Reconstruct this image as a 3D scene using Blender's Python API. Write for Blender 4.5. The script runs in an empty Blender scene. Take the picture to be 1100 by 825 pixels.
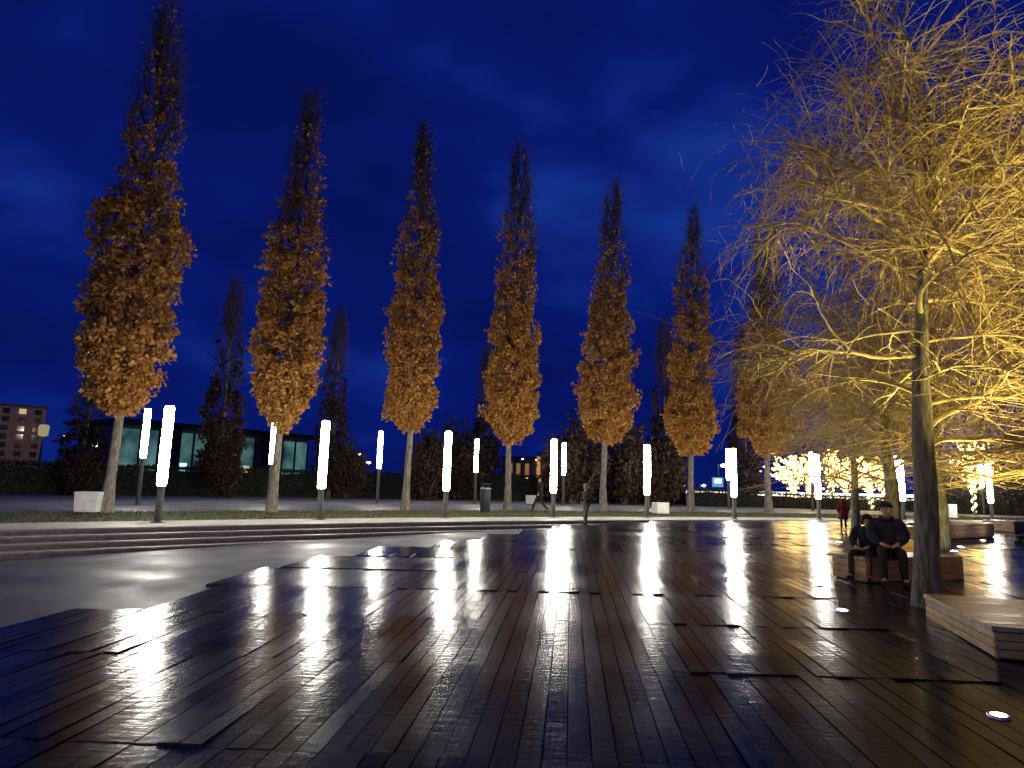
import bpy, bmesh, math, random
import numpy as np
from mathutils import Vector, Matrix

# ------------------------------------------------------------------ camera, sky, exposure
SC = bpy.context.scene
COL = SC.collection
F, CZ = 700.0, 1.7
PITCH, ROLL = math.atan((520.5 - 412.5) / 700), math.radians(1.55)
_f = np.array([0, math.cos(PITCH), math.sin(PITCH)])
_u = np.array([0, -math.sin(PITCH), math.cos(PITCH)])
_r = np.array([1.0, 0, 0])
CR = _r * math.cos(ROLL) + _u * math.sin(ROLL)
CU = _u * math.cos(ROLL) - _r * math.sin(ROLL)
cam_d = bpy.data.cameras.new('camera')
cam = bpy.data.objects.new('camera', cam_d)
COL.objects.link(cam)
cam_d.sensor_width = 36.0
cam_d.lens = F / 1100 * 36.0
cam_d.clip_start, cam_d.clip_end = 0.1, 4000
m = Matrix.Identity(4)
for i in range(3):
    m[i][0], m[i][1], m[i][2] = CR[i], CU[i], -_f[i]
m[0][3], m[1][3], m[2][3] = 0, 0, CZ
cam.matrix_world = m
SC.camera = cam
SC.view_settings.view_transform = 'Standard'
SC.view_settings.look = 'None'
SC.view_settings.exposure = 0.0
SC.view_settings.gamma = 1.0
SC.view_settings.use_curve_mapping = False
SC.cycles.use_denoising = True
SC.cycles.sample_clamp_indirect = 8.0
SC.cycles.max_bounces = 6
SC.cycles.caustics_reflective = False
SC.cycles.caustics_refractive = False

LAMP_L = 82.0        # tube lamps
FLOOD_W = 4.0        # multiplier for the warm ground floods
WARM = (1.0, 0.79, 0.27)

world = bpy.data.worlds.new('World')
SC.world = world
world.use_nodes = True
nt = world.node_tree
nt.nodes.clear()
N = nt.nodes.new
out = N('ShaderNodeOutputWorld'); bg = N('ShaderNodeBackground')
sky = N('ShaderNodeTexSky'); sky.sky_type = 'NISHITA'; sky.sun_disc = False
sky.sun_elevation = math.radians(-4); sky.sun_rotation = math.radians(200)
tc = N('ShaderNodeTexCoord')
mp = N('ShaderNodeMapping'); mp.inputs['Scale'].default_value = (1.3, 1.3, 2.6)
mp.inputs['Location'].default_value = (0.35, 0.0, 0.35)
nz = N('ShaderNodeTexNoise'); nz.inputs['Scale'].default_value = 2.1; nz.inputs['Detail'].default_value = 4.0
nz.inputs['Roughness'].default_value = 0.5
rp = N('ShaderNodeValToRGB')
rp.color_ramp.elements[0].position = 0.36; rp.color_ramp.elements[0].color = (0.0009, 0.0036, 0.058, 1)
rp.color_ramp.elements[1].position = 0.68; rp.color_ramp.elements[1].color = (0.0042, 0.019, 0.160, 1)
e = rp.color_ramp.elements.new(0.52); e.color = (0.0014, 0.0058, 0.090, 1)
add = N('ShaderNodeMixRGB'); add.blend_type = 'ADD'; add.inputs['Fac'].default_value = 1.0
mul = N('ShaderNodeMixRGB'); mul.blend_type = 'MULTIPLY'; mul.inputs['Fac'].default_value = 1.0
mul.inputs['Color2'].default_value = (0.004, 0.012, 0.05, 1)
nt.links.new(tc.outputs['Generated'], mp.inputs['Vector'])
nt.links.new(mp.outputs['Vector'], nz.inputs['Vector'])
nt.links.new(nz.outputs['Fac'], rp.inputs['Fac'])
nt.links.new(sky.outputs['Color'], mul.inputs['Color1'])
nt.links.new(rp.outputs['Color'], add.inputs['Color1'])
nt.links.new(mul.outputs['Color'], add.inputs['Color2'])
nt.links.new(add.outputs['Color'], bg.inputs['Color'])
bg.inputs['Strength'].default_value = 1.6
nt.links.new(bg.outputs['Background'], out.inputs['Surface'])

# ------------------------------------------------------------------ places
C0 = np.array([43.604, -40.938]); R0 = 79.76        # the plaza's round edge (row of lamps)
ZT = 0.4                                             # terrace level


def ray(u, v):
    return _f + CR * (u - 550) / F - CU * (v - 412.5) / F


def onz(u, v, z):
    d = ray(u, v); t = (z - CZ) / d[2]
    return np.array([0, 0, CZ]) + d * t


def deckz(x, y):
    p = 0.0192 * x + 0.0115 * y - 0.05
    k = 0.05
    a = np.maximum(p, -0.135)
    h = np.clip(0.5 + 0.5 * (0.385 - a) / k, 0, 1)          # smooth minimum with the terrace level
    return 0.385 * (1 - h) + a * h - k * h * (1 - h)


def ondeck(u, v):
    z = 0.1
    for _ in range(40):
        p = onz(u, v, z); z = 0.5 * z + 0.5 * float(deckz(p[0], p[1]))
    return np.array([p[0], p[1], float(deckz(p[0], p[1]))])


def bear(u, dist, v=520.0):
    """ground position at a horizontal distance along a column of the view"""
    d = ray(u, v); d = d[:2] / np.hypot(d[0], d[1])
    return d * dist


def polar(deg, r):
    return np.array([C0[0] + r * math.cos(math.radians(deg)), C0[1] + r * math.sin(math.radians(deg))])


def zat(u, v, dist):
    """height seen at pixel row v at a horizontal distance"""
    d = ray(u, v); return CZ + d[2] / np.hypot(d[0], d[1]) * dist


# ------------------------------------------------------------------ helpers
def tag(o, label=None, cat=None, group=None, kind=None):
    if label: o['label'] = label
    if cat: o['category'] = cat
    if group: o['group'] = group
    if kind: o['kind'] = kind
    return o


def empty(name, loc, rz=0.0, scale=1.0):
    o = bpy.data.objects.new(name, None)
    COL.objects.link(o); o.location = loc; o.rotation_euler = (0, 0, rz)
    o.scale = (scale,) * 3 if not isinstance(scale, tuple) else scale
    o.empty_display_size = 0.2
    return o


def copy_tree(o, parent=None):
    c = o.copy(); COL.objects.link(c)
    if parent: c.parent = parent
    for ch in [k for k in ALL() if k.parent == o]:
        copy_tree(ch, c)
    return c


def ALL():
    return list(COL.objects)


class MB:
    def __init__(s):
        s.v = []; s.f = []; s.mi = []

    def add(s, vs, fs, mi=0):
        b = len(s.v)
        s.v += [tuple(map(float, p)) for p in vs]
        s.f += [tuple(int(i) + b for i in f) for f in fs]
        s.mi += [mi] * len(fs)

    def box(s, c, size, rz=0.0, mi=0, taper=1.0, rx=0.0):
        hx, hy, hz = size[0] / 2, size[1] / 2, size[2] / 2
        vs = []
        for z in (-1, 1):
            t = taper if z > 0 else 1.0
            for x, y in ((-1, -1), (1, -1), (1, 1), (-1, 1)):
                p = Vector((x * hx * t, y * hy * t, z * hz))
                if rx: p = Matrix.Rotation(rx, 3, 'X') @ p
                if rz: p = Matrix.Rotation(rz, 3, 'Z') @ p
                vs.append(p + Vector(c))
        s.add(vs, [(3, 2, 1, 0), (4, 5, 6, 7), (0, 1, 5, 4), (1, 2, 6, 5), (2, 3, 7, 6), (3, 0, 4, 7)], mi)

    def bevbox(s, c, size, b=0.02, rz=0.0, mi=0):
        bm = bmesh.new()
        bmesh.ops.create_cube(bm, size=1.0)
        bmesh.ops.scale(bm, vec=size, verts=bm.verts)
        bmesh.ops.bevel(bm, geom=list(bm.edges), offset=b, segments=2, affect='EDGES', profile=0.5)
        M = Matrix.Translation(c) @ Matrix.Rotation(rz, 4, 'Z')
        bm.verts.index_update()
        s.add([M @ v.co for v in bm.verts], [[v.index for v in f.verts] for f in bm.faces], mi)
        bm.free()

    def lathe(s, prof, n=16, c=(0, 0, 0), mi=0, jit=0.0, rng=None):
        vs = []
        for r, z in prof:
            for k in range(n):
                a = 2 * math.pi * k / n
                rr = r * (1 + (rng.uniform(-jit, jit) if jit else 0))
                vs.append((c[0] + rr * math.cos(a), c[1] + rr * math.sin(a), c[2] + z))
        fs = []
        for j in range(len(prof) - 1):
            for k in range(n):
                fs.append((j * n + k, j * n + (k + 1) % n, (j + 1) * n + (k + 1) % n, (j + 1) * n + k))
        fs.append(tuple(range(n))[::-1]); fs.append(tuple(range((len(prof) - 1) * n, len(prof) * n)))
        s.add(vs, fs, mi)

    def tubes(s, P, Rad, sides=3, mi=0):
        """P (n, s, 3), Rad (n, s)"""
        P = np.asarray(P, float); Rad = np.asarray(Rad, float)
        n, k, _ = P.shape
        T = np.gradient(P, axis=1); T /= np.linalg.norm(T, axis=2, keepdims=True) + 1e-9
        ref = np.where(np.abs(T[:, :1, 2:]) > 0.85, np.array([[[1.0, 0, 0]]]), np.array([[[0, 0, 1.0]]]))
        ref = np.repeat(ref, k, axis=1)
        A = np.cross(T, ref); A /= np.linalg.norm(A, axis=2, keepdims=True) + 1e-9
        B = np.cross(T, A)
        ang = np.arange(sides) * 2 * math.pi / sides
        V = P[:, :, None, :] + Rad[:, :, None, None] * (A[:, :, None, :] * np.cos(ang)[None, None, :, None]
                                                       + B[:, :, None, :] * np.sin(ang)[None, None, :, None])
        base = np.arange(n)[:, None, None] * k * sides + np.arange(k - 1)[None, :, None] * sides
        i = np.arange(sides)[None, None, :]; j = (i + 1) % sides
        q = np.stack([base + i, base + j, base + sides + j, base + sides + i], axis=-1).reshape(-1, 4)
        b = len(s.v)
        s.v += V.reshape(-1, 3).tolist()
        s.f += (q + b).tolist(); s.mi += [mi] * len(q)

    def tube(s, path, rad, sides=8, mi=0):
        s.tubes(np.array([path], float), np.array([rad], float), sides, mi)

    def build(s, name, mats, parent=None, smooth=False, loc=None):
        me = bpy.data.meshes.new(name)
        me.from_pydata(s.v, [], s.f)
        if not isinstance(mats, (list, tuple)): mats = [mats]
        for mm in mats: me.materials.append(mm)
        if len(mats) > 1: me.polygons.foreach_set('material_index', s.mi)
        if smooth: me.polygons.foreach_set('use_smooth', [True] * len(me.polygons))
        me.update()
        o = bpy.data.objects.new(name, me); COL.objects.link(o)
        if parent: o.parent = parent
        if loc is not None: o.location = loc
        return o


# ------------------------------------------------------------------ materials
def new_mat(name):
    mt = bpy.data.materials.new(name); mt.use_nodes = True
    t = mt.node_tree; p = t.nodes['Principled BSDF']
    return mt, t, p


def lk(t, a, b): t.links.new(a, b)


def noisy(name, c1, c2, scale=8.0, rough=0.7, rough2=None, bump=0.0, bscale=None, detail=4.0, stretch=None, spec=0.4, metallic=0.0,
          lo=0.35, hi=0.65):
    mt, t, p = new_mat(name)
    tc = t.nodes.new('ShaderNodeTexCoord')
    vec = tc.outputs['Object']
    if stretch:
        mpn = t.nodes.new('ShaderNodeMapping'); mpn.inputs['Scale'].default_value = stretch
        lk(t, vec, mpn.inputs['Vector']); vec = mpn.outputs['Vector']
    n = t.nodes.new('ShaderNodeTexNoise'); n.inputs['Scale'].default_value = scale; n.inputs['Detail'].default_value = detail
    r = t.nodes.new('ShaderNodeValToRGB')
    r.color_ramp.elements[0].position = lo; r.color_ramp.elements[0].color = (*c1, 1)
    r.color_ramp.elements[1].position = hi; r.color_ramp.elements[1].color = (*c2, 1)
    lk(t, vec, n.inputs['Vector']); lk(t, n.outputs['Fac'], r.inputs['Fac']); lk(t, r.outputs['Color'], p.inputs['Base Color'])
    p.inputs['Roughness'].default_value = rough
    p.inputs['Specular IOR Level'].default_value = spec
    p.inputs['Metallic'].default_value = metallic
    if rough2 is not None:
        mr = t.nodes.new('ShaderNodeMapRange'); mr.inputs['From Min'].default_value = 0.35; mr.inputs['From Max'].default_value = 0.65
        mr.inputs['To Min'].default_value = rough; mr.inputs['To Max'].default_value = rough2
        n3 = t.nodes.new('ShaderNodeTexNoise'); n3.inputs['Scale'].default_value = scale * 0.37; n3.inputs['Detail'].default_value = 3
        lk(t, vec, n3.inputs['Vector']); lk(t, n3.outputs['Fac'], mr.inputs['Value']); lk(t, mr.outputs['Result'], p.inputs['Roughness'])
    if bump:
        n2 = t.nodes.new('ShaderNodeTexNoise'); n2.inputs['Scale'].default_value = bscale or scale * 3; n2.inputs['Detail'].default_value = 5
        b = t.nodes.new('ShaderNodeBump'); b.inputs['Strength'].default_value = bump; b.inputs['Distance'].default_value = 0.02
        lk(t, vec, n2.inputs['Vector']); lk(t, n2.outputs['Fac'], b.inputs['Height']); lk(t, b.outputs['Normal'], p.inputs['Normal'])
    return mt


def leafy(name, cols, trans=0.25, rough=0.6):
    mt, t, p = new_mat(name)
    g = t.nodes.new('ShaderNodeNewGeometry')
    r = t.nodes.new('ShaderNodeValToRGB')
    els = r.color_ramp.elements
    while len(els) < len(cols): els.new(0.5)
    for i, c in enumerate(cols):
        els[i].position = i / (len(cols) - 1); els[i].color = (*c, 1)
    lk(t, g.outputs['Random Per Island'], r.inputs['Fac'])
    lk(t, r.outputs['Color'], p.inputs['Base Color'])
    p.inputs['Roughness'].default_value = rough; p.inputs['Specular IOR Level'].default_value = 0.25
    tr = t.nodes.new('ShaderNodeBsdfTranslucent'); mx = t.nodes.new('ShaderNodeMixShader'); mx.inputs['Fac'].default_value = trans
    lk(t, r.outputs['Color'], tr.inputs['Color'])
    o = t.nodes['Material Output']
    lk(t, p.outputs['BSDF'], mx.inputs[1]); lk(t, tr.outputs['BSDF'], mx.inputs[2]); lk(t, mx.outputs['Shader'], o.inputs['Surface'])
    return mt


def emis(name, col, strength, sample=True):
    mt = bpy.data.materials.new(name); mt.use_nodes = True
    t = mt.node_tree; t.nodes.clear()
    o = t.nodes.new('ShaderNodeOutputMaterial'); em = t.nodes.new('ShaderNodeEmission')
    em.inputs['Color'].default_value = (*col, 1); em.inputs['Strength'].default_value = strength
    lk(t, em.outputs['Emission'], o.inputs['Surface'])
    if not sample: mt.cycles.emission_sampling = 'NONE'
    return mt


def wood_deck():
    mt, t, p = new_mat('wet_wood_boards')
    at = t.nodes.new('ShaderNodeAttribute'); at.attribute_name = 'board'
    sep = t.nodes.new('ShaderNodeSeparateColor'); lk(t, at.outputs['Color'], sep.inputs['Color'])
    tc = t.nodes.new('ShaderNodeTexCoord')
    mp1 = t.nodes.new('ShaderNodeMapping'); mp1.inputs['Scale'].default_value = (30, 1.6, 30)
    lk(t, tc.outputs['Object'], mp1.inputs['Vector'])
    # each board shifts its own grain
    off = t.nodes.new('ShaderNodeVectorMath'); off.operation = 'MULTIPLY_ADD'
    lk(t, at.outputs['Color'], off.inputs[0]); off.inputs[1].default_value = (37, 53, 91); lk(t, mp1.outputs['Vector'], off.inputs[2])
    gr = t.nodes.new('ShaderNodeTexNoise'); gr.inputs['Scale'].default_value = 1.0; gr.inputs['Detail'].default_value = 5; gr.inputs['Roughness'].default_value = 0.6
    lk(t, off.outputs['Vector'], gr.inputs['Vector'])
    r = t.nodes.new('ShaderNodeValToRGB')
    r.color_ramp.elements[0].position = 0.3; r.color_ramp.elements[0].color = (0.007, 0.006, 0.0055, 1)
    r.color_ramp.elements[1].position = 0.75; r.color_ramp.elements[1].color = (0.062, 0.057, 0.054, 1)
    mx = t.nodes.new('ShaderNodeMix'); mx.inputs['Factor'].default_value = 0.5
    lk(t, gr.outputs['Fac'], mx.inputs['A']); lk(t, sep.outputs['Red'], mx.inputs['B'])
    lk(t, mx.outputs['Result'], r.inputs['Fac']); lk(t, r.outputs['Color'], p.inputs['Base Color'])
    # wet and drier patches
    pn = t.nodes.new('ShaderNodeTexNoise'); pn.inputs['Scale'].default_value = 0.55; pn.inputs['Detail'].default_value = 5; pn.inputs['Roughness'].default_value = 0.6
    lk(t, tc.outputs['Object'], pn.inputs['Vector'])
    a1 = t.nodes.new('ShaderNodeMath'); a1.operation = 'MULTIPLY_ADD'; a1.inputs[1].default_value = 0.42
    lk(t, sep.outputs['Green'], a1.inputs[0]); lk(t, pn.outputs['Fac'], a1.inputs[2])
    a2 = t.nodes.new('ShaderNodeMath'); a2.operation = 'MULTIPLY_ADD'; a2.inputs[1].default_value = 0.25
    lk(t, gr.outputs['Fac'], a2.inputs[0]); lk(t, a1.outputs['Value'], a2.inputs[2])
    mr = t.nodes.new('ShaderNodeMapRange'); mr.inputs['From Min'].default_value = 0.60; mr.inputs['From Max'].default_value = 1.08
    mr.inputs['To Min'].default_value = 0.12; mr.inputs['To Max'].default_value = 0.27
    lk(t, a2.outputs['Value'], mr.inputs['Value']); lk(t, mr.outputs['Result'], p.inputs['Roughness'])
    p.inputs['Specular IOR Level'].default_value = 0.14
    b = t.nodes.new('ShaderNodeBump'); b.inputs['Strength'].default_value = 0.25; b.inputs['Distance'].default_value = 0.003
    lk(t, gr.outputs['Fac'], b.inputs['Height'])
    wn = t.nodes.new('ShaderNodeTexNoise'); wn.inputs['Scale'].default_value = 1.0; wn.inputs['Detail'].default_value = 3
    mp2 = t.nodes.new('ShaderNodeMapping'); mp2.inputs['Scale'].default_value = (5.0, 16.0, 5.0)
    lk(t, tc.outputs['Object'], mp2.inputs['Vector']); lk(t, mp2.outputs['Vector'], wn.inputs['Vector'])
    b2 = t.nodes.new('ShaderNodeBump'); b2.inputs['Strength'].default_value = 0.26; b2.inputs['Distance'].default_value = 0.012
    lk(t, wn.outputs['Fac'], b2.inputs['Height']); lk(t, b.outputs['Normal'], b2.inputs['Normal']); lk(t, b2.outputs['Normal'], p.inputs['Normal'])
    return mt


M = {}
M['deck'] = wood_deck()
M['gap'] = noisy('dark_gap', (0.004, 0.004, 0.004), (0.008, 0.007, 0.006), 3, 0.8)
M['stone'] = noisy('damp_stone', (0.085, 0.083, 0.087), (0.145, 0.14, 0.142), 1.3, 0.42, 0.75, bump=0.2, bscale=25, spec=0.28)
M['strip'] = noisy('pale_paving', (0.30, 0.275, 0.235), (0.40, 0.37, 0.32), 2.2, 0.55, 0.8, bump=0.1, bscale=40)
M['riser'] = noisy('brown_step_timber', (0.22, 0.165, 0.13), (0.36, 0.28, 0.225), 6, 0.5, 0.75, bump=0.2)
M['tread'] = noisy('pale_step_edge', (0.34, 0.30, 0.26), (0.48, 0.44, 0.38), 5, 0.4, 0.7, bump=0.15)
M['path'] = noisy('grey_path', (0.10, 0.10, 0.11), (0.17, 0.165, 0.17), 1.5, 0.5, 0.8, bump=0.1, bscale=40)
M['soil'] = noisy('turf_soil', (0.025, 0.03, 0.012), (0.05, 0.06, 0.02), 4, 0.9, bump=0.5)
M['ground'] = noisy('dark_ground', (0.02, 0.024, 0.014), (0.04, 0.045, 0.028), 0.4, 0.9)
M['grass'] = leafy('grass_blades', [(0.04, 0.06, 0.015), (0.09, 0.10, 0.025), (0.14, 0.12, 0.04)], 0.2)
M['pole'] = noisy('grey_painted_steel', (0.16, 0.16, 0.155), (0.24, 0.24, 0.23), 9, 0.45, 0.6, metallic=0.3)
M['tube'] = emis('lamp_diffuser', (1.0, 0.94, 0.82), LAMP_L)
M['bark'] = noisy('grey_brown_bark', (0.10, 0.085, 0.065), (0.27, 0.235, 0.185), 5, 0.85, bump=0.8, bscale=14, stretch=(3, 3, 0.8))
M['oaktwig'] = noisy('dark_oak_twigs', (0.05, 0.035, 0.025), (0.10, 0.07, 0.05), 9, 0.85)
M['oakleaf'] = leafy('russet_oak_leaves', [(0.25, 0.092, 0.026), (0.47, 0.225, 0.058), (0.64, 0.39, 0.105), (0.40, 0.165, 0.048)], 0.28)
M['darkleaf'] = leafy('dark_evergreen_leaves', [(0.018, 0.026, 0.014), (0.035, 0.045, 0.02), (0.05, 0.05, 0.025)], 0.1)
M['brownleaf'] = leafy('dark_red_brown_leaves', [(0.022, 0.012, 0.009), (0.042, 0.022, 0.014), (0.032, 0.018, 0.011)], 0.15)
M['willowbark'] = noisy('grey_green_willow_bark', (0.08, 0.08, 0.055), (0.24, 0.22, 0.155), 5, 0.85, bump=0.9, bscale=16, stretch=(4, 4, 0.7))
M['limb'] = noisy('yellow_limb_bark', (0.30, 0.24, 0.12), (0.50, 0.40, 0.20), 6, 0.75, bump=0.3)
M['twig'] = leafy('bare_yellow_twigs', [(0.30, 0.22, 0.09), (0.46, 0.36, 0.17), (0.38, 0.25, 0.11)], 0.0, 0.7)
M['bench'] = noisy('larch_bench_boards', (0.34, 0.20, 0.085), (0.50, 0.33, 0.16), 3, 0.35, 0.6, bump=0.15, stretch=(1.5, 1.5, 5))
M['benchtop'] = noisy('weathered_bench_top', (0.30, 0.22, 0.12), (0.46, 0.36, 0.21), 4, 0.28, 0.5, bump=0.2, stretch=(1, 8, 1))
M['cube'] = noisy('white_concrete', (0.55, 0.55, 0.52), (0.72, 0.71, 0.67), 4, 0.6, bump=0.1)
M['black'] = noisy('matt_black', (0.008, 0.008, 0.009), (0.02, 0.02, 0.022), 20, 0.6)
M['steel'] = noisy('brushed_steel', (0.35, 0.35, 0.35), (0.5, 0.5, 0.5), 30, 0.35, metallic=0.9)
M['uplight'] = emis('uplight_lens', (1.0, 0.97, 0.90), 70.0)
M['fairy'] = emis('fairy_bulbs', (1.0, 0.62, 0.17), 8.0, sample=False)
M['fairyhot'] = emis('fairy_bulbs_hot', (1.0, 0.66, 0.21), 16.0, sample=False)

t = M['stone'].node_tree; pb_ = t.nodes['Principled BSDF']
bk = t.nodes.new('ShaderNodeTexBrick'); bk.inputs['Scale'].default_value = 1.0; bk.inputs['Mortar Size'].default_value = 0.006
bk.inputs['Brick Width'].default_value = 1.2; bk.inputs['Row Height'].default_value = 0.6
bk.inputs['Color1'].default_value = (1, 1, 1, 1); bk.inputs['Color2'].default_value = (.78, .78, .8, 1); bk.inputs['Mortar'].default_value = (.35, .35, .35, 1)
tcs = t.nodes.new('ShaderNodeTexCoord'); mps = t.nodes.new('ShaderNodeMapping'); mps.inputs['Rotation'].default_value = (0, 0, .62)
mm = t.nodes.new('ShaderNodeMixRGB'); mm.blend_type = 'MULTIPLY'; mm.inputs['Fac'].default_value = 1.0
lk(t, tcs.outputs['Object'], mps.inputs['Vector']); lk(t, mps.outputs['Vector'], bk.inputs['Vector'])
src_ = pb_.inputs['Base Color'].links[0].from_socket
lk(t, src_, mm.inputs['Color1']); lk(t, bk.outputs['Color'], mm.inputs['Color2']); lk(t, mm.outputs['Color'], pb_.inputs['Base Color'])

# ------------------------------------------------------------------ ground
A0, A1 = 60.0, 175.0


def ring(name, r0, r1, z, mat, kind='structure', a0=A0, a1=A1, step=0.75, nr=1, zf=None):
    mb = MB()
    na = int(round((a1 - a0) / step))
    vs = []
    for j in range(nr + 1):
        r = r0 + (r1 - r0) * j / nr
        for i in range(na + 1):
            p = polar(a0 + (a1 - a0) * i / na, r)
            vs.append((p[0], p[1], z if zf is None else float(zf(p[0], p[1]))))
    fs = []
    for j in range(nr):
        for i in range(na):
            a = j * (na + 1) + i
            fs.append((a, a + na + 1, a + na + 2, a + 1))
    mb.add(vs, fs)
    o = mb.build(name, mat); tag(o, kind=kind)
    return o


ring('ground', R0 + 30, 1900, ZT - 0.03, M['ground'], a0=0, a1=360, step=2)
ring('path', R0 + 6.2, R0 + 31, ZT - 0.004, M['path'], a0=0, a1=360, step=1)
ring('lawn', R0 + 0.75, R0 + 6.2, ZT, M['soil'])
EDGE = -1.6
RIS, TRD = 0.13, 0.36
ring('terrace', R0 + EDGE + 0.03, R0 + 0.75, ZT + 0.004, M['strip'])
mb = MB()
na = 160
for k in range(4):                                   # four risers, three treads
    rr = R0 + EDGE - k * TRD
    zt_ = ZT - k * RIS; zb = zt_ - RIS - (0.02 if k < 3 else 0.25)
    for i in range(na):
        a, b = A0 + (A1 - A0) * i / na, A0 + (A1 - A0) * (i + 1) / na
        p, q = polar(a, rr), polar(b, rr)
        mb.add([(*p, zb), (*q, zb), (*q, zt_ - 0.042), (*p, zt_ - 0.042)], [(0, 1, 2, 3)], 0)
        # nosing and tread
        p2, q2 = polar(a, rr - 0.025), polar(b, rr - 0.025)
        pw, qw = polar(a, rr + (TRD if k else 0.05)), polar(b, rr + (TRD if k else 0.05))
        mb.add([(*p2, zt_ - 0.042), (*q2, zt_ - 0.042), (*q2, zt_), (*p2, zt_), (*qw, zt_), (*pw, zt_), (*p, zt_ - 0.042), (*q, zt_ - 0.042)],
               [(0, 1, 2, 3), (3, 2, 4, 5), (6, 7, 1, 0)], 1)
o = mb.build('terrace_steps', [M['riser'], M['tread']]); tag(o, kind='structure')

# stone floor under everything inside the ring
mb = MB()
na = 180
radii = [0.5, 20, 40] + list(np.linspace(48, R0 + EDGE - 3 * TRD + 0.05, 24))
vs = []
for r in radii:
    for i in range(na):
        p = polar(360 * i / na, r); vs.append((p[0], p[1], float(deckz(p[0], p[1])) - 0.045))
fs = [(j * na + i, j * na + (i + 1) % na, (j + 1) * na + (i + 1) % na, (j + 1) * na + i) for j in range(len(radii) - 1) for i in range(na)]
fs = [f[::-1] for f in fs]
mb.add(vs, fs)
o = mb.build('plaza_paving', M['stone']); tag(o, kind='structure')

# ------------------------------------------------------------------ timber deck of boards
bpts = [ondeck(*p)[:2] for p in [(-60, 690), (0, 672), (130, 660), (200, 640), (240, 620), (300, 606), (400, 591), (480, 582), (550, 572), (610, 564.5)]]
poly = [np.array([-30, 5.0]), np.array([-30, -12.0]), np.array([45, -12.0])]
for a in np.linspace(95, 118.5, 30): poly.append(polar(a, R0 - 1.66))
poly += bpts[::-1]
poly = np.array(poly)


def inpoly(x, y):
    c = False; n = len(poly); j = n - 1
    for i in range(n):
        xi, yi = poly[i]; xj, yj = poly[j]
        if (yi > y) != (yj > y) and x < (xj - xi) * (y - yi) / (yj - yi) + xi: c = not c
        j = i
    return c


rng = random.Random(5)
YAW = -math.atan((615 - 550) / 700)
cy, sy = math.cos(YAW), math.sin(YAW)
BW, BL, GAP = 0.158, 2.02, 0.010
verts, faces, cols = [], [], []
uv, uf = [], []
chunk = {}


def l2w(u, v): return u * cy - v * sy, u * sy + v * cy


for iv in range(-4, 22):
    jog = rng.uniform(-0.01, 0.01)
    for iu in range(-145, 250):
        u0 = iu * BW; v0 = iv * BL + 0.32 + jog
        # far from the camera some boards are laid in half-length brick bond
        wx, wy = l2w(u0 + BW / 2, v0 + BL / 2)
        if wy < -3 or abs(wx) > 8 + 1.05 * max(wy, 0): continue
        if not inpoly(wx, wy): continue
        ck = (iv, (iu + 9 * iv) // (15 + (iv * 5) % 13))
        if ck not in chunk: chunk[ck] = (rng.gauss(0, 0.003), rng.gauss(0, 0.0085), rng.random(), rng.random())
        ca, cb, cr, cg = chunk[ck]
        ta, tb = ca + rng.gauss(0, 0.005), cb + rng.gauss(0, 0.007)
        dz = rng.gauss(0, 0.0012)
        r_, g_ = 0.7 * rng.random() + 0.3 * cr, 0.3 * rng.random() + 0.7 * cg
        nsub = 3
        b = len(verts)
        for k in range(nsub + 1):
            vv = v0 + GAP / 2 + (BL - GAP) * k / nsub
            for side in (0, 1):
                uu = u0 + GAP / 2 + (BW - GAP) * side
                x, y = l2w(uu, vv)
                z = float(deckz(x, y)) + dz + ta * (side - 0.5) * BW + max(-0.009, min(0.009, tb * (k / nsub - 0.5) * BL))
                verts.append((uu, vv, z))
        top = len(verts)
        for k in range(nsub + 1):
            for side in (0, 1):
                q = verts[b + 2 * k + side]; verts.append((q[0], q[1], q[2] - 0.05))
        ff = []
        for k in range(nsub):
            a = b + 2 * k; c = top + 2 * k
            ff += [(a, a + 1, a + 3, a + 2), (a, a + 2, c + 2, c), (a + 1, c + 1, c + 3, a + 3)]
        ff += [(b, top, top + 1, b + 1), (b + 2 * nsub, b + 2 * nsub + 1, top + 2 * nsub + 1, top + 2 * nsub)]
        faces += ff; cols += [(r_, g_, rng.random(), 1.0)] * len(ff)
        nb = len(uv)
        for k in range(nsub + 1):
            vv = v0 - 0.03 + (BL + 0.06) * k / nsub
            for uu in (u0 - 0.03, u0 + BW + 0.03):
                x, y = l2w(uu, vv); uv.append((uu, vv, float(deckz(x, y)) - 0.027 - 0.0012 * ((iu % 3) + 3 * (iv % 2)) / 6))
        for k in range(nsub): a = nb + 2 * k; uf.append((a, a + 1, a + 3, a + 2))
me = bpy.data.meshes.new('timber_deck'); me.from_pydata(verts, [], faces)
ca_ = me.attributes.new('board', 'FLOAT_COLOR', 'FACE')
ca_.data.foreach_set('color', np.array(cols, dtype=np.float32).ravel())
me.materials.append(M['deck']); me.update()
o = bpy.data.objects.new('timber_deck', me); COL.objects.link(o); o.rotation_euler = (0, 0, YAW); tag(o, kind='structure')
mb = MB(); mb.add(uv, uf); o = mb.build('deck_underlay', M['gap']); o.rotation_euler = (0, 0, YAW); tag(o, kind='structure')

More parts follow.
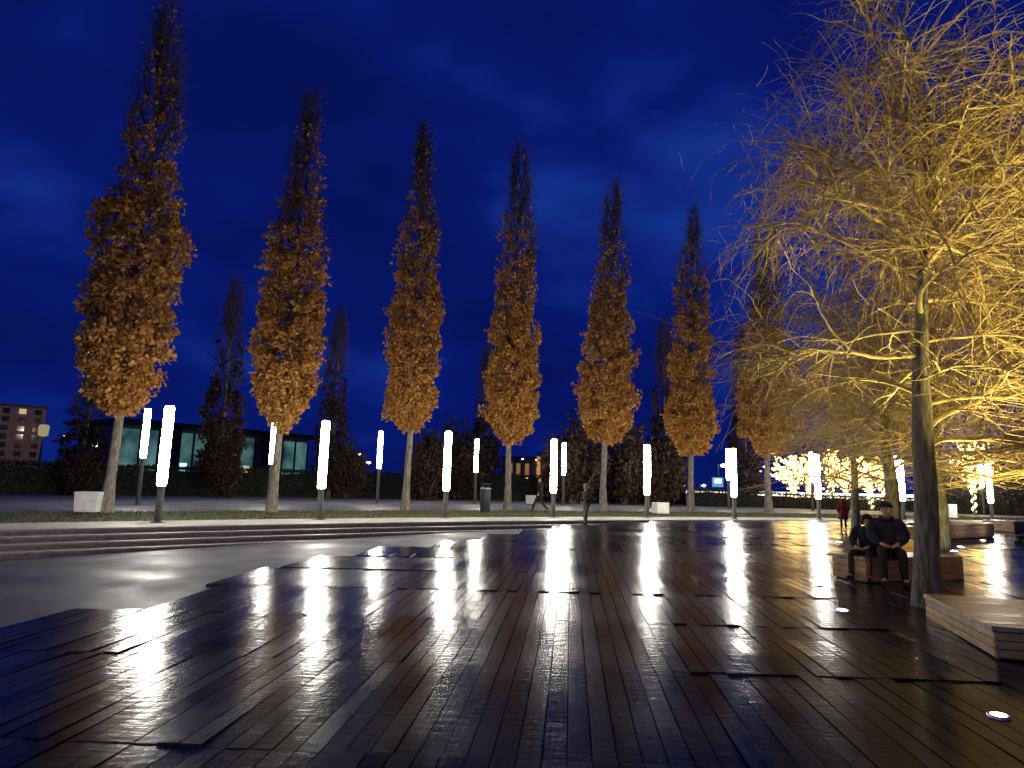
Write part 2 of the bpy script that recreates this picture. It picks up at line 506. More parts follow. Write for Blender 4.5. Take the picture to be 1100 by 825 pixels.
# grass blades on the lawn strip
rng = np.random.default_rng(3)
n = 26000
ang = np.radians(rng.uniform(90, 146, n)); rad = R0 + 0.8 + 5.3 * rng.random(n)
px = C0[0] + rad * np.cos(ang); py = C0[1] + rad * np.sin(ang)
h = rng.uniform(0.03, 0.09, n); w = rng.uniform(0.012, 0.022, n); th = rng.uniform(0, 6.28, n)
V = np.zeros((n, 3, 3))
V[:, 0] = np.c_[px - w * np.cos(th), py - w * np.sin(th), np.full(n, ZT)]
V[:, 1] = np.c_[px + w * np.cos(th), py + w * np.sin(th), np.full(n, ZT)]
V[:, 2] = np.c_[px + rng.normal(0, 0.025, n), py + rng.normal(0, 0.025, n), ZT + h]
mb = MB(); mb.v = V.reshape(-1, 3).tolist(); mb.f = np.arange(3 * n).reshape(-1, 3).tolist(); mb.mi = [0] * n
o = mb.build('grass', M['grass']); tag(o, 'short grass strip under the row of oaks', 'grass', kind='stuff')

# ------------------------------------------------------------------ tube lamps
def make_lamp(H, pole_h, pr, tr, name):
    root = empty(name, (0, 0, 0))
    b = MB(); b.lathe([(pr * 1.9, 0), (pr * 1.9, 0.02), (pr * 1.75, 0.03), (pr, 0.035)], 20); b.build('base_plate', M['pole'], root, True)
    b = MB(); b.lathe([(pr, 0.03), (pr, pole_h - 0.03), (pr * 1.12, pole_h - 0.025), (pr * 1.12, pole_h)], 20); b.build('pole', M['pole'], root, True)
    b = MB(); b.lathe([(tr * 0.80, pole_h), (tr * 0.97, pole_h + 0.05), (tr, pole_h + 0.12), (tr, H - 0.10), (tr * 0.96, H - 0.05), (tr * 0.8, H - 0.02)], 20)
    b.build('light_tube', M['tube'], root, True)
    b = MB(); b.lathe([(tr * 0.78, H - 0.021), (tr * 0.78, H)], 20); b.build('cap', M['pole'], root, True)
    return root


front = [(170, 561, 1.0), (343, 557.6, 1.0), (478, 556, 1.0), (594, 555.5, 1), (695, 556, 1), (789, 558, 1), (880, 558.3, 1), (971, 559, 1), (1066, 559.5, 1)]
fl = ['nearest and tallest white tube lamp beside the leftmost oak', 'white tube lamp second from the left along the steps, right of the second oak',
      'white tube lamp by the steps just right of the third oak', 'white tube lamp at the end of the steps, left of the standing child',
      'white tube lamp beside the pale cube right of the standing child', 'white tube lamp on the plaza edge beside the distant blue sign',
      'white tube lamp in front of the glittering fairy light trees', 'white tube lamp seen just left of the big willow trunk',
      'rightmost white tube lamp beyond the wooden benches']
fpos = [(-9.68, 18.40), (-6.18, 21.75), (-2.37, 24.85), (1.85, 27.6), (6.17, 29.55), (10.45, 30.65), (15.37, 32.8), (21.0, 35.2), (27.39, 37.52)]
proto = make_lamp(3.25, 1.0, 0.095, 0.13, 'tube_lamp')
for i, p in enumerate(fpos):
    o = proto if i == 0 else copy_tree(proto)
    o.location = (p[0], p[1], ZT + 0.005)
    tag(o, fl[i], 'street lamp', 'tube lamps along the plaza edge')
fill_lamps = [((-11.0, 5.5), 'added tube lamp out of frame at the left of the camera, brightening the steps'), ((-4.0, -10.0), 'added tube lamp behind the camera, brightening the steps')]  # unseen lamps added so the step fronts catch light
for p, lab in fill_lamps:
    o = copy_tree(proto); o.location = (p[0], p[1], float(deckz(*p)) + .01)
    tag(o, lab, 'street lamp', 'tube lamps along the plaza edge')
back = [(148, 33.5), (288, 37), (405, 39.5), (510, 43.5), (605, 45), (697, 47), (783, 49), (873, 52.5), (963.5, 57), (1056.5, 61)]
bl = ['taller pole tube lamp behind the leftmost oak, left of the nearest lamp', 'tall pole tube lamp partly behind the second oak trunk',
      'tall pole tube lamp standing left of the third oak trunk', 'tall pole tube lamp beside the dark litter bin',
      'tall pole tube lamp just right of the lamp at the steps end', 'tall pole tube lamp hidden right behind the lamp by the pale cube',
      'tall pole tube lamp peeping out left of the lamp by the blue sign', 'tall pole tube lamp peeping out left of the lamp before the fairy lights',
      'tall pole tube lamp peeping out left of the lamp beside the willow trunk', 'tall pole tube lamp peeping out left of the rightmost lamp']
proto = make_lamp(4.25, 2.03, 0.085, 0.13, 'tall_tube_lamp')
for i, (u, d) in enumerate(back):
    p = bear(u, d, 540)
    o = proto if i == 0 else copy_tree(proto)
    o.location = (p[0], p[1], ZT)
    tag(o, bl[i], 'street lamp', 'tall tube lamps behind the oaks')

# ------------------------------------------------------------------ columnar oaks
PROF = np.array([(0, .24), (.025, .54), (.06, .80), (.12, .97), (.20, 1.0), (.32, .96), (.44, .84), (.57, .71), (.70, .60), (.82, .46), (.92, .32), (1, .14)])


def crown_r(t, seed=0):
    base = np.interp(t, PROF[:, 0], PROF[:, 1])
    return base * (1 + .10 * np.sin(t * 9 + seed) + .07 * np.sin(t * 21 + 2.3 * seed))


def leaf_quads(P, N_, size, rng):
    """P centres, N_ rough outward axis; folded rhombus leaves of two triangles"""
    n = len(P)
    ax = N_ + rng.normal(0, 0.75, (n, 3)); ax /= np.linalg.norm(ax, axis=1, keepdims=True)
    rf = rng.normal(0, 1, (n, 3)); sd = np.cross(ax, rf); sd /= np.linalg.norm(sd, axis=1, keepdims=True)
    up = np.cross(sd, ax)
    L = (size * rng.uniform(0.7, 1.3, n))[:, None]; Wd = L * rng.uniform(0.36, 0.52, n)[:, None]
    fold = L * rng.uniform(0.05, 0.3, n)[:, None]
    V = np.zeros((n, 4, 3))
    V[:, 0] = P; V[:, 1] = P + ax * L * 0.55 + sd * Wd + up * fold; V[:, 2] = P + ax * L; V[:, 3] = P + ax * L * 0.5 - sd * Wd + up * fold
    base = np.arange(n)[:, None] * 4
    Fc = np.concatenate([base + [0, 1, 2], base + [0, 2, 3]], axis=1).reshape(-1, 3)
    return V.reshape(-1, 3), Fc


def make_oak(seed, H, hb, rmax, nclump, dens_top, leaf=0.17, leafmat=None, name='columnar_oak', nper=24):
    rng = np.random.default_rng(seed)
    root = empty(name, (0, 0, 0))
    b = MB()
    S = 16
    zz = np.linspace(0, H * 0.985, S)
    path = np.c_[np.cumsum(rng.normal(0, 0.02, S)), np.cumsum(rng.normal(0, 0.02, S)), zz]; path[0, :2] = 0
    rad = np.interp(zz / H, [0, .02, .06, .25, .6, 1], [.25, .19, .16, .13, .06, .01])
    b.tube(path, rad, 10)
    b.build('trunk', M['bark'], root, True)
    # ascending boughs
    nb = 120; s = 7
    t0 = rng.uniform(-0.0, 0.86, nb); z0 = hb + 0.15 + t0 * (H - hb)
    az = rng.uniform(0, 2 * math.pi, nb)
    ln = np.minimum(rng.uniform(0.12, 0.22, nb) * (H - hb), (H - z0) * 0.9)
    k = np.linspace(0, 1, s)
    P = np.zeros((nb, s, 3)); Rd = np.zeros((nb, s))
    tips = []
    for i in range(nb):
        zi = z0[i] + ln[i] * k * (0.55 + 0.45 * k)
        tt = np.clip((zi - hb) / (H - hb), 0, 1)
        ro = crown_r(tt, seed) * rmax * 0.92 * np.clip(k * 1.5, 0, 1) ** 0.8 * rng.uniform(0.6, 1.05)
        wob = rng.normal(0, 0.04, s)
        P[i] = np.c_[ro * np.cos(az[i] + wob), ro * np.sin(az[i] + wob), zi]
        Rd[i] = np.linspace(0.032, 0.006, s)
    b = MB(); b.tubes(P, Rd, 4)
    # fine bare twigs, standing up and outward
    nt_ = 1700; s = 4
    src = rng.integers(0, nb, nt_); sk = rng.integers(2, 7, nt_); src = np.where(rng.random(nt_) < .55, rng.choice(np.where(z0 > hb + .45 * (H - hb))[0], nt_), src)
    st = P[src, sk]
    dirs = np.c_[rng.normal(0, 0.45, (nt_, 2)), rng.uniform(0.5, 1.2, nt_)]
    dirs[:, :2] += st[:, :2] / (np.linalg.norm(st[:, :2], axis=1, keepdims=True) + .05) * 0.45
    dirs /= np.linalg.norm(dirs, axis=1, keepdims=True)
    l = rng.uniform(0.3, 0.8, nt_)
    TP = st[:, None, :] + dirs[:, None, :] * (l[:, None] * np.linspace(0, 1, s))[:, :, None] + np.cumsum(rng.normal(0, 0.02, (nt_, s, 3)), axis=1)
    b.tubes(TP, np.tile(np.linspace(0.009, 0.003, s), (nt_, 1)), 3)
    b.build('branches', M['oaktwig'], root)
    # leaf clumps
    t = rng.beta(0.9, 1.55, nclump)
    keep = rng.random(nclump) < np.interp(t, [0, .35, .6, .8, 1], [1, 1, .75 * dens_top + .2, .55 * dens_top, .4 * dens_top])
    t = t[keep]; m_ = len(t)
    # uneven outline: bulges by height and bearing
    azc = rng.uniform(0, 2 * math.pi, m_)
    bul = 1 + 0.08 * np.sin(azc * 3 + t * 23 + seed) + 0.07 * np.sin(azc * 2 - t * 41 + 2 * seed) + 0.07 * np.sin(t * 70 + azc)
    rr = crown_r(t, seed) * rmax * bul * np.sqrt(rng.uniform(0.2, 1.0, m_))
    cz = hb + t * (H - hb) + rng.normal(0, 0.1, m_)
    Cc = np.c_[rr * np.cos(azc), rr * np.sin(azc), cz]
    npl = np.maximum(2, (nper * np.interp(t, [0, .3, .55, .75, 1], [1.35, 1.1, .5, .22, .10]) * rng.uniform(0.4, 1.5, m_)).astype(int))
    idx = np.repeat(np.arange(m_), npl)
    cr_ = rng.uniform(0.13, 0.29, m_) * np.interp(t, [0, .5, 1], [1.1, 0.95, .7])
    off = rng.normal(0, 1, (len(idx), 3)); off /= np.linalg.norm(off, axis=1, keepdims=True)
    off *= (rng.random(len(idx)) ** 0.45)[:, None]
    PP = Cc[idx] + off * cr_[idx][:, None]
    Vv, Ff = leaf_quads(PP, off * 0.8 + np.array([0, 0, -0.25]), leaf * np.repeat(rng.uniform(.75, 1.2, m_), npl), rng)
    b = MB(); b.v = Vv.tolist(); b.f = Ff.tolist(); b.mi = [0] * len(Ff)
    b.build('crown', leafmat or M['oakleaf'], root)
    return root


oak_set = [make_oak(sd, 17.5, hb, rm, nc, dt, .15, nper=30) for sd, hb, rm, nc, dt in
           ((11, 3.35, 1.40, 900, .55), (29, 3.55, 1.36, 900, .7), (47, 3.65, 1.34, 900, .9), (58, 3.3, 1.40, 900, .5), (63, 3.7, 1.42, 900, .8), (71, 3.4, 1.36, 900, .6), (88, 3.6, 1.40, 900, .7))]
# pixel of the trunk foot, horizontal distance, pixel row of the tip, width factor, lean to the right
oaks = [(oak_set[0], 113, 26.0, -30, 1.02, 0.008, 'leftmost oak of the row, tallest in view, its bare tip leaving the frame'),
        (oak_set[1], 291, 27.2, 92, 0.98, 0.02, 'second oak from the left, narrow brown crown with forked bare tip'),
        (oak_set[2], 435, 30.6, 132, 0.95, 0.0, 'third oak from the left, slim trunk between two tube lamps'),
        (oak_set[3], 545, 34.2, 152, 1.0, 0.01, 'oak behind the litter bin and the walker, full russet lower crown'),
        (oak_set[4], 648, 37.0, 196, 1.06, 0.025, 'bright golden oak right behind the standing child'),
        (oak_set[5], 742, 39.6, 222, 1.03, 0.02, 'oak just right of the pale cube, dim crown partly behind willow twigs'),
        (oak_set[6], 826, 41.5, 235, 1.1, 0.02, 'oak left of the fairy light trees, seen through hanging willow twigs')]
used = set()
for i, (pr, u, d, vt, ws, lean, lab) in enumerate(oaks):
    p = bear(u, d, 550)
    o = pr if id(pr) not in used else copy_tree(pr)
    used.add(id(pr))
    o.location = (p[0], p[1], ZT - 0.02)
    Hn = zat(u, vt, d) - ZT
    s = Hn / 17.5
    o.scale = (ws, ws, s)
    o.rotation_euler = (0, lean, 0.0)
    o.rotation_mode = 'ZYX'
    o.rotation_euler = (0, lean, 2.1 * i)
    tag(o, lab, 'tree', 'columnar oaks along the plaza edge')

# dark trees behind
darkA = make_oak(77, 13.0, 0.9, 1.5, 300, 0.9, 0.22, M['brownleaf'], 'dark_columnar_tree', 18)
dk = [(232, 47, 297, 0.95, 'dark columnar tree alone against the sky between the first two oaks'),
      (352, 50, 330, 0.85, 'dark columnar tree half hidden behind the second oak'),
      (82, 52, 400, 1.1, 'dim dark tree at left beyond the white planter'),
      (716, 56, 345, 1.1, 'dark columnar tree showing left of the oak beside the pale cube'),
      (520, 57, 370, 1.0, 'dark columnar tree showing left of the oak behind the bin'),
      (802, 60, 350, 1.0, 'dark columnar tree left of the oak beside the fairy lights')]
for i, (u, d, vt, ws, lab) in enumerate(dk):
    p = bear(u, d, 540)
    o = darkA if i == 0 else copy_tree(darkA)
    o.location = (p[0], p[1], ZT - 0.05)
    o.scale = (ws, ws, (zat(u, vt, d) - ZT) / 13.0); o.rotation_euler = (0, 0, 1.3 * i)
    tag(o, lab, 'tree', 'dark trees behind the oaks')


def make_bush(seed, name, leafmat, n=1500, leaf=0.2, H=4.0, R_=1.5):
    """many-stemmed shrub about H tall with an uneven, open crown"""
    rng = np.random.default_rng(seed)
    root = empty(name, (0, 0, 0))
    b = MB()
    S = 8; ns = 34; k = np.linspace(0, 1, S)
    P = np.zeros((ns, S, 3))
    for i in range(ns):
        a = rng.uniform(0, 6.28); e_ = R_ * rng.uniform(.2, 1.0); hh = H * rng.uniform(.55, 1.05) * (1 - .35 * (e_ / R_) ** 2)
        P[i] = np.c_[np.cos(a) * e_ * k ** .8, np.sin(a) * e_ * k ** .8, hh * k] + np.cumsum(rng.normal(0, .035, (S, 3)), axis=0) * k[:, None]
    b.tubes(P, np.tile(np.linspace(0.04, 0.008, S), (ns, 1)), 4)
    b.build('trunk', M['bark'], root)
    i = rng.integers(0, ns, n // 14); j = rng.integers(2, S, n // 14)
    c = P[i, j] + rng.normal(0, .16, (len(i), 3))
    idx = rng.integers(0, len(c), n); off = rng.normal(0, 0.17, (n, 3))
    Vv, Ff = leaf_quads(c[idx] + off, off * 4, leaf, rng)
    b = MB(); b.v = Vv.tolist(); b.f = Ff.tolist(); b.mi = [0] * len(Ff)
    b.build('crown', leafmat, root)
    return root


bush = make_bush(5, 'round_shrub', M['brownleaf'], 5200, 0.22); bush2 = make_bush(9, 'round_shrub', M['brownleaf'], 5200, 0.22)
bushes = [(492, 53, 455, 2.3, 'wide dim brown shrub behind the lamps between the third and fourth oaks'),
          (458, 49, 462, 1.8, 'small dim brown shrub right of the third oak trunk'),
          (616, 50, 448, 2.0, 'tall dim brown shrub behind the standing child'),
          (672, 52, 455, 2.0, 'dim brown shrub between the golden oak and the lamp by the cube'),
          (372, 48, 470, 1.6, 'dim brown shrub between the second and third oaks'),
          (240, 46, 470, 1.8, 'dim shrub in front of the lit teal hall'),
          (80, 46, 482, 2.0, 'dim brown shrub beyond the white planter'),
          (715, 52, 470, 2.0, 'dim brown shrub beyond the pale cube')]
for i, (u, d, vt, r, lab) in enumerate(bushes):
    p = bear(u, d, 540); o = (bush, bush2)[i % 2] if i < 2 else copy_tree((bush, bush2)[i % 2])
    o.location = (p[0], p[1], ZT - 0.03); o.rotation_euler = (0, 0, i * 1.7)
    hz = (zat(u, vt, d) - ZT) / 4.3; o.scale = (hz * r / 2, hz * r / 2, hz)
    tag(o, lab, 'shrub', 'shrubs behind the lamps')


def hedge(name, pts, tops, dist, label, seed, n):
    """one clipped hedge: leafy skin round a dark core, running along a line of view columns"""
    rng = np.random.default_rng(seed)
    us = np.linspace(pts[0], pts[1], 40)
    C_ = np.array([bear(u, np.interp(u, pts, dist), 540) for u in us])
    Hs = np.array([zat(u, np.interp(u, *tops), np.interp(u, pts, dist)) - ZT for u in us])
    root = empty(name, (C_[20, 0], C_[20, 1], ZT))
    c = C_ - C_[20]
    b = MB()
    vs, fs = [], []
    wd = 0.75
    T = np.gradient(c, axis=0); T /= np.linalg.norm(T, axis=1, keepdims=True); Nn = np.c_[-T[:, 1], T[:, 0]]
    for i in range(40):
        hh = Hs[i] - 0.15
        for s_, z in ((-1, 0), (-1, hh), (1, hh), (1, 0)):
            q = c[i] + Nn[i] * s_ * (wd - 0.12) * (1 + rng.normal(0, .05)); vs.append((q[0], q[1], z * (1 + rng.normal(0, .04))))
    for i in range(39):
        a = i * 4
        for k in range(3): fs.append((a + k, a + k + 1, a + 5 + k, a + 4 + k))
    fs += [(0, 1, 2, 3), (159, 158, 157, 156)]
    b.add(vs, fs); b.build('branches', M['gap'], root)
    k = rng.random(n) * 38.999; i0 = k.astype(int); fr = (k - i0)[:, None]
    cc = c[i0] * (1 - fr) + c[i0 + 1] * fr; hh = Hs[i0] * (1 - fr[:, 0]) + Hs[i0 + 1] * fr[:, 0]
    nn = Nn[i0]
    where = rng.random(n)
    s_ = np.where(where < .45, -1, np.where(where < .55, 1, rng.uniform(-1, 1, n)))
    z = np.where(where < .55, rng.random(n), 1.0 + rng.normal(0, .035, n)) * hh
    P = np.c_[cc + nn * (s_ * wd * (1 + rng.normal(0, .08, n)))[:, None], z]
    ax = np.c_[nn * s_[:, None] * (where < .55)[:, None], np.where(where < .55, .2, 1.0)]
    Vv, Ff = leaf_quads(P, ax, 0.16, rng)
    b = MB(); b.v = Vv.tolist(); b.f = Ff.tolist(); b.mi = [0] * len(Ff)
    b.build('foliage', M['darkleaf'], root)
    tag(root, label, 'hedge')
    return root


hedge('hedge', (-160, 430), ([-160, 0, 150, 320, 430], [490, 498, 503, 507, 510]), (45, 52), 'tall dark hedge across the left behind the grey path', 1, 9000)
hedge('hedge', (436, 735), ([436, 560, 735], [511, 512, 522]), (54, 60), 'dark hedge behind the bin, walker and standing child', 2, 6000)
hedge('hedge', (741, 1220), ([741, 860, 970, 1220], [526, 532.5, 536.5, 540]), (56, 70), 'low dark hedge at right in front of the fairy light trees', 3, 6000)

hedge('hedge', (985, 1260), ([985, 1030, 1260], [520, 505, 500]), (62, 66), 'taller dark hedge at the right edge behind the willows', 4, 6000)

# ------------------------------------------------------------------ far buildings and lights
M['brick'] = noisy('dull_brick', (0.20, 0.13, 0.12), (0.30, 0.20, 0.18), 1.0, 0.8)
M['concrete'] = noisy('grey_concrete', (0.16, 0.17, 0.17), (0.25, 0.26, 0.26), 0.6, 0.8)
M['darkroof'] = noisy('dark_roof', (0.02, 0.02, 0.022), (0.04, 0.04, 0.042), 1.0, 0.7)
M['darkglass'] = noisy('dark_glass', (0.01, 0.012, 0.02), (0.02, 0.025, 0.035), 1.0, 0.12)


def glow(name, c1, c2, s, scale):
    mt = bpy.data.materials.new(name); mt.use_nodes = True
    t = mt.node_tree; t.nodes.clear()
    o = t.nodes.new('ShaderNodeOutputMaterial'); em = t.nodes.new('ShaderNodeEmission')
    tcn = t.nodes.new('ShaderNodeTexCoord'); n = t.nodes.new('ShaderNodeTexNoise'); r = t.nodes.new('ShaderNodeValToRGB')
    n.inputs['Scale'].default_value = scale; n.inputs['Detail'].default_value = 5
    r.color_ramp.elements[0].position = 0.36; r.color_ramp.elements[0].color = (*c1, 1)
    r.color_ramp.elements[1].position = 0.66; r.color_ramp.elements[1].color = (*c2, 1)
    lk(t, tcn.outputs['Object'], n.inputs['Vector']); lk(t, n.outputs['Fac'], r.inputs['Fac']); lk(t, r.outputs['Color'], em.inputs['Color'])
    em.inputs['Strength'].default_value = s
    lk(t, em.outputs['Emission'], o.inputs['Surface'])
    mt.cycles.emission_sampling = 'NONE'
    return mt


M['tealwin'] = glow('lit_teal_hall_glass', (0.010, 0.03, 0.034), (0.11, 0.25, 0.26), 0.8, 0.22)
M['warmwin'] = emis('lit_window', (1.0, 0.75, 0.45), 0.55, False)
M['coolwin'] = emis('lit_cool_window', (0.45, 0.85, 1.0), 1.6, False)
M['dimwin'] = emis('dim_window', (0.8, 0.75, 0.6), 0.12, False)
M['white_light'] = emis('far_white_lamp', (1.0, 0.95, 0.88), 14, False)
M['orange_light'] = emis('far_orange_lamp', (1.0, 0.55, 0.2), 7, False)
M['blue_light'] = emis('blue_sign_face', (0.18, 0.5, 1.0), 0.7, False)
M['blue_hot'] = emis('blue_sign_highlight', (0.75, 0.9, 1.0), 5, False)

# apartment block far left
D_ = 240.0
p = bear(-32, D_, 460); rot = math.atan2(p[0], -p[1]) * -1
az_ = math.atan2(p[1], p[0]) - math.pi / 2
zb_, zt_ = ZT, zat(20, 437, D_)
root = empty('apartment_block', (p[0], p[1], ZT), az_)
Wb = 34.0; Hb = zt_ - ZT
b = MB(); b.box((0, 6, Hb / 2), (Wb, 12, Hb)); b.build('wall', M['brick'], root)
b = MB(); b.box((0, 6, Hb + 0.3), (Wb + 0.8, 12.8, 0.6)); b.build('roof', M['darkroof'], root)
nfl = 8
bb = [MB() for _ in range(1)]
rr_ = random.Random(8)
for fl_ in range(nfl):
    zc = Hb * (fl_ + 0.5) / nfl
    for c_ in range(9):
        b = MB(); b.box((-Wb / 2 + (c_ + 0.5) * Wb / 9, -0.03, zc), (1.7, 0.14, 1.5))
        lit = (fl_, c_) in ((6, 5), (5, 4), (7, 7))
        b.build('window', M['warmwin'] if lit else M['darkglass'], root)
    b = MB(); b.box((0, -0.15, Hb * fl_ / nfl + 0.1), (Wb, 0.3, 0.35)); b.build('floor_band', M['concrete'], root)
tag(root, 'brownish apartment block with many floors at far left', 'building')

# lit teal hall
D_ = 120.0
uL, uR = 128, 330
pL, pR = bear(uL, D_, 490), bear(uR, D_ + 18, 490)
mid = (pL + pR) / 2; L_ = np.linalg.norm(pR - pL); az_ = math.atan2(pR[1] - pL[1], pR[0] - pL[0])
zt_ = zat(230, 464, D_ + 9) - ZT
root = empty('glass_hall', (mid[0], mid[1], ZT), az_)
b = MB(); b.box((0, 8.2, zt_ / 2), (L_, 15.6, zt_ - 0.1)); b.build('wall', M['concrete'], root)
b = MB(); b.box((0, 7.2, zt_ + 0.35), (L_ + 3, 19, 0.7)); b.build('roof', M['darkroof'], root)
npn = 12
for k in range(npn):
    if k in (8,): continue
    x = -L_ / 2 + (k + 0.5) * L_ / npn
    f_ = MB(); f_.box((x, 0.22, zt_ * 0.47), (L_ / npn * 0.93, 0.3, zt_ * 0.9)); fo = f_.build('window', M['tealwin'], root)
    g_ = MB(); g_.box((x + L_ / npn * 0.48, 0.0, zt_ * 0.47), (0.3, 0.35, zt_ * 0.93)); g_.build('frame', M['darkroof'], fo)
    if k in (3, 7, 9):
        g_ = MB(); g_.box((x, 0.02, zt_ * 0.30), (1.2, 0.1, 1.3)); g_.build('bright_pane', M['coolwin'] if k != 7 else M['warmwin'], fo)
for x in (-L_ * 0.28, L_ * 0.21):
    b = MB(); b.box((x, -1.2, zt_ * 0.5), (1.9, 0.9, zt_)); b.build('column', M['darkroof'], root)
tag(root, 'low flat roofed hall with lit teal glass front beyond the hedge', 'building')

# dim low block with an orange lit pillar, centre
D_ = 150.0
p = bear(570, D_, 500); az_ = math.atan2(p[1], p[0]) - math.pi / 2
root = empty('low_building', (p[0], p[1], ZT), az_)
hh = zat(570, 493, D_) - ZT
b = MB(); b.box((0, 4, hh / 2), (13, 8, hh)); b.build('wall', M['brick'], root)
b = MB(); b.box((0, 4, hh + 0.25), (13.6, 8.6, 0.5)); b.build('roof', M['darkroof'], root)
for x in (-4.6, -2.8, -0.8):
    b = MB(); b.box((x, -0.05, hh * 0.55), (0.9, 0.2, hh * 0.6)); b.build('window', emis('amber_window', (1, .55, .2), 0.22, False), root)
b = MB(); b.box((1.8, -0.3, hh * 0.55), (0.8, 0.5, hh * 1.05)); b.build('pillar', emis('lit_pillar', (1.0, 0.5, 0.16), 0.5, False), root)
tag(root, 'dim brown low building with amber lit pillar seen between oaks', 'building')

# far street lamps
def make_far_lamp(mat, name, r=0.28):
    root = empty(name, (0, 0, 0))
    b = MB(); b.lathe([(0.09, -10), (0.06, 0)], 8); b.box((0.25, 0, 0.05), (0.7, 0.1, 0.08)); b.build('pole', M['pole'], root)
    b = MB(); b.lathe([(r * 0.3, -r * 0.55), (r * 0.8, -r * 0.35), (r, 0), (r * 0.7, r * 0.3), (r * 0.2, r * 0.42)], 10, (0.5, 0, 0)); b.build('lamp_head', mat, root, True)
    return root


FAR = {'w': make_far_lamp(M['white_light'], 'distant_lamp'), 'o': make_far_lamp(M['orange_light'], 'distant_lamp')}
fu = set()
far = [(71, 468, 'w', 150, 1.2, 'distant white lamp above the hedge at far left'), (93, 480, 'w', 150, 0.8, 'distant white lamp left of the leftmost oak trunk, lower'),
       (106, 478, 'w', 110, 1.8, 'bright distant bluish lamp touching the left side of the leftmost trunk'),
       (129, 481, 'w', 130, 1.5, 'distant white lamp just right of the leftmost trunk'), (136, 481, 'w', 130, 1.4, 'distant white lamp second right of the leftmost trunk'),
       (140, 485, 'w', 130, 1.2, 'distant white lamp touching the tall lamp by the leftmost oak'),
       (388, 488, 'o', 120, 1.5, 'distant orange lamp left of the third oak'), (397, 497, 'w', 100, 1.6, 'distant white lamp below the orange one near the third oak'),
       (383, 497.5, 'w', 130, 0.7, 'small distant lamp left of the third oak'), (493, 488.5, 'o', 130, 1.0, 'distant orange lamp right of the third front lamp'),
       (501, 488.5, 'o', 130, 1.2, 'distant orange lamp close left of the tall lamp by the bin'), (518, 490, 'o', 130, 1.2, 'distant orange lamp close right of the tall lamp by the bin'),
       (474, 509, 'w', 140, 1.1, 'distant lamp left of the third front lamp low down'), (504, 511, 'w', 140, 0.9, 'distant low lamp below the tall lamp by the bin'),
       (562, 493, 'w', 130, 0.9, 'distant white lamp on the left of the amber pillar'), (576, 494, 'o', 140, 1.2, 'distant lamp on top of the amber pillar'),
       (567, 513, 'o', 100, 0.9, 'distant amber lamp above the white cube'), (646, 517, 'w', 100, 1.0, 'distant white lamp beside the golden oak trunk'),
       (735, 521, 'w', 95, 1.3, 'distant white lamp left of the oak beside the pale cube'), (757, 521.5, 'w', 95, 1.3, 'distant white lamp right of the oak beside the pale cube'),
       (779, 500, 'w', 90, 1.9, 'bright distant lamp above the blue sign'), (815, 498, 'w', 120, 1.2, 'distant white lamp highest of the cluster by the fairy trees'),
       (822, 501.5, 'w', 120, 1.1, 'distant white lamp rightmost of the cluster by the fairy trees'), (806, 504, 'w', 120, 0.9, 'distant white lamp lowest left of the cluster by the fairy trees'),
       (818, 506, 'w', 120, 0.9, 'distant white lamp lowest right of the cluster by the fairy trees')]
for u, v, k, d, s, lab in far:
    p = bear(u, d, v); o = FAR[k] if k not in fu else copy_tree(FAR[k]); fu.add(k)
    z = zat(u, v, d)
    o.location = (p[0] - 0.5 * s, p[1], z); o.scale = (s, s, s if False else max(s, 1)); o.scale = (s * .8, s * .8, s * .8)
    tag(o, lab, 'street lamp', 'distant lamps beyond the hedges')

# tall street lamp with a spot added above it to brighten the apartment block
p = bear(46, 205, 469)
root = empty('mast_lamp', (p[0], p[1], ZT))
zl = zat(49, 469, 205) - ZT
b = MB(); b.lathe([(.3, 0), (.16, zl)], 10); b.build('pole', M['pole'], root, True)
b = MB(); b.lathe([(.5, zl), (1.1, zl + .3), (1.2, zl + 2.6), (.8, zl + 3.0)], 14); b.build('lamp_shade', emis('shade_glow', (.9, .8, .45), .35, False), root, True)
ld = bpy.data.lights.new('facade_fill_spot', 'SPOT'); ld.energy = 8000; ld.spot_size = 1.2; ld.spot_blend = .6; ld.color = (1, .72, .55); ld.shadow_soft_size = 1.0  # added fill aimed at the otherwise dark apartment wall
lo = bpy.data.objects.new('facade_fill_spot', ld); COL.objects.link(lo); lo.location = (p[0], p[1], ZT + zl + 4.2)
q = bear(-5, 240); lo.rotation_euler = Vector((q[0] - p[0], q[1] - p[1], -1.0)).to_track_quat('-Z', 'Y').to_euler()
tag(root, 'tall mast lamp with pale shade right of the apartment block', 'street lamp')

# a blue lit sign
p = bear(771, 88, 518); z = zat(771, 518, 88)
root = empty('lit_sign', (p[0], p[1], ZT), math.atan2(p[1], p[0]) - math.pi / 2)
b = MB(); b.box((0, 0.15, z - ZT), (1.5, 0.25, 1.35)); b.build('cabinet', M['darkroof'], root)
b = MB(); b.box((0, 0.0, z - ZT), (1.36, 0.06, 1.2)); b.build('sign_face', M['blue_light'], root)
b = MB(); b.box((0.02, -0.04, z - ZT + 0.15), (0.8, 0.03, 0.5)); b.build('highlight_panel', M['blue_hot'], root)
b = MB(); b.lathe([(0.09, 0), (0.09, z - ZT - 0.6)], 10, (0, 0.15, 0)); b.build('pole', M['pole'], root)
tag(root, 'small glowing blue sign box beyond the low hedge', 'sign')

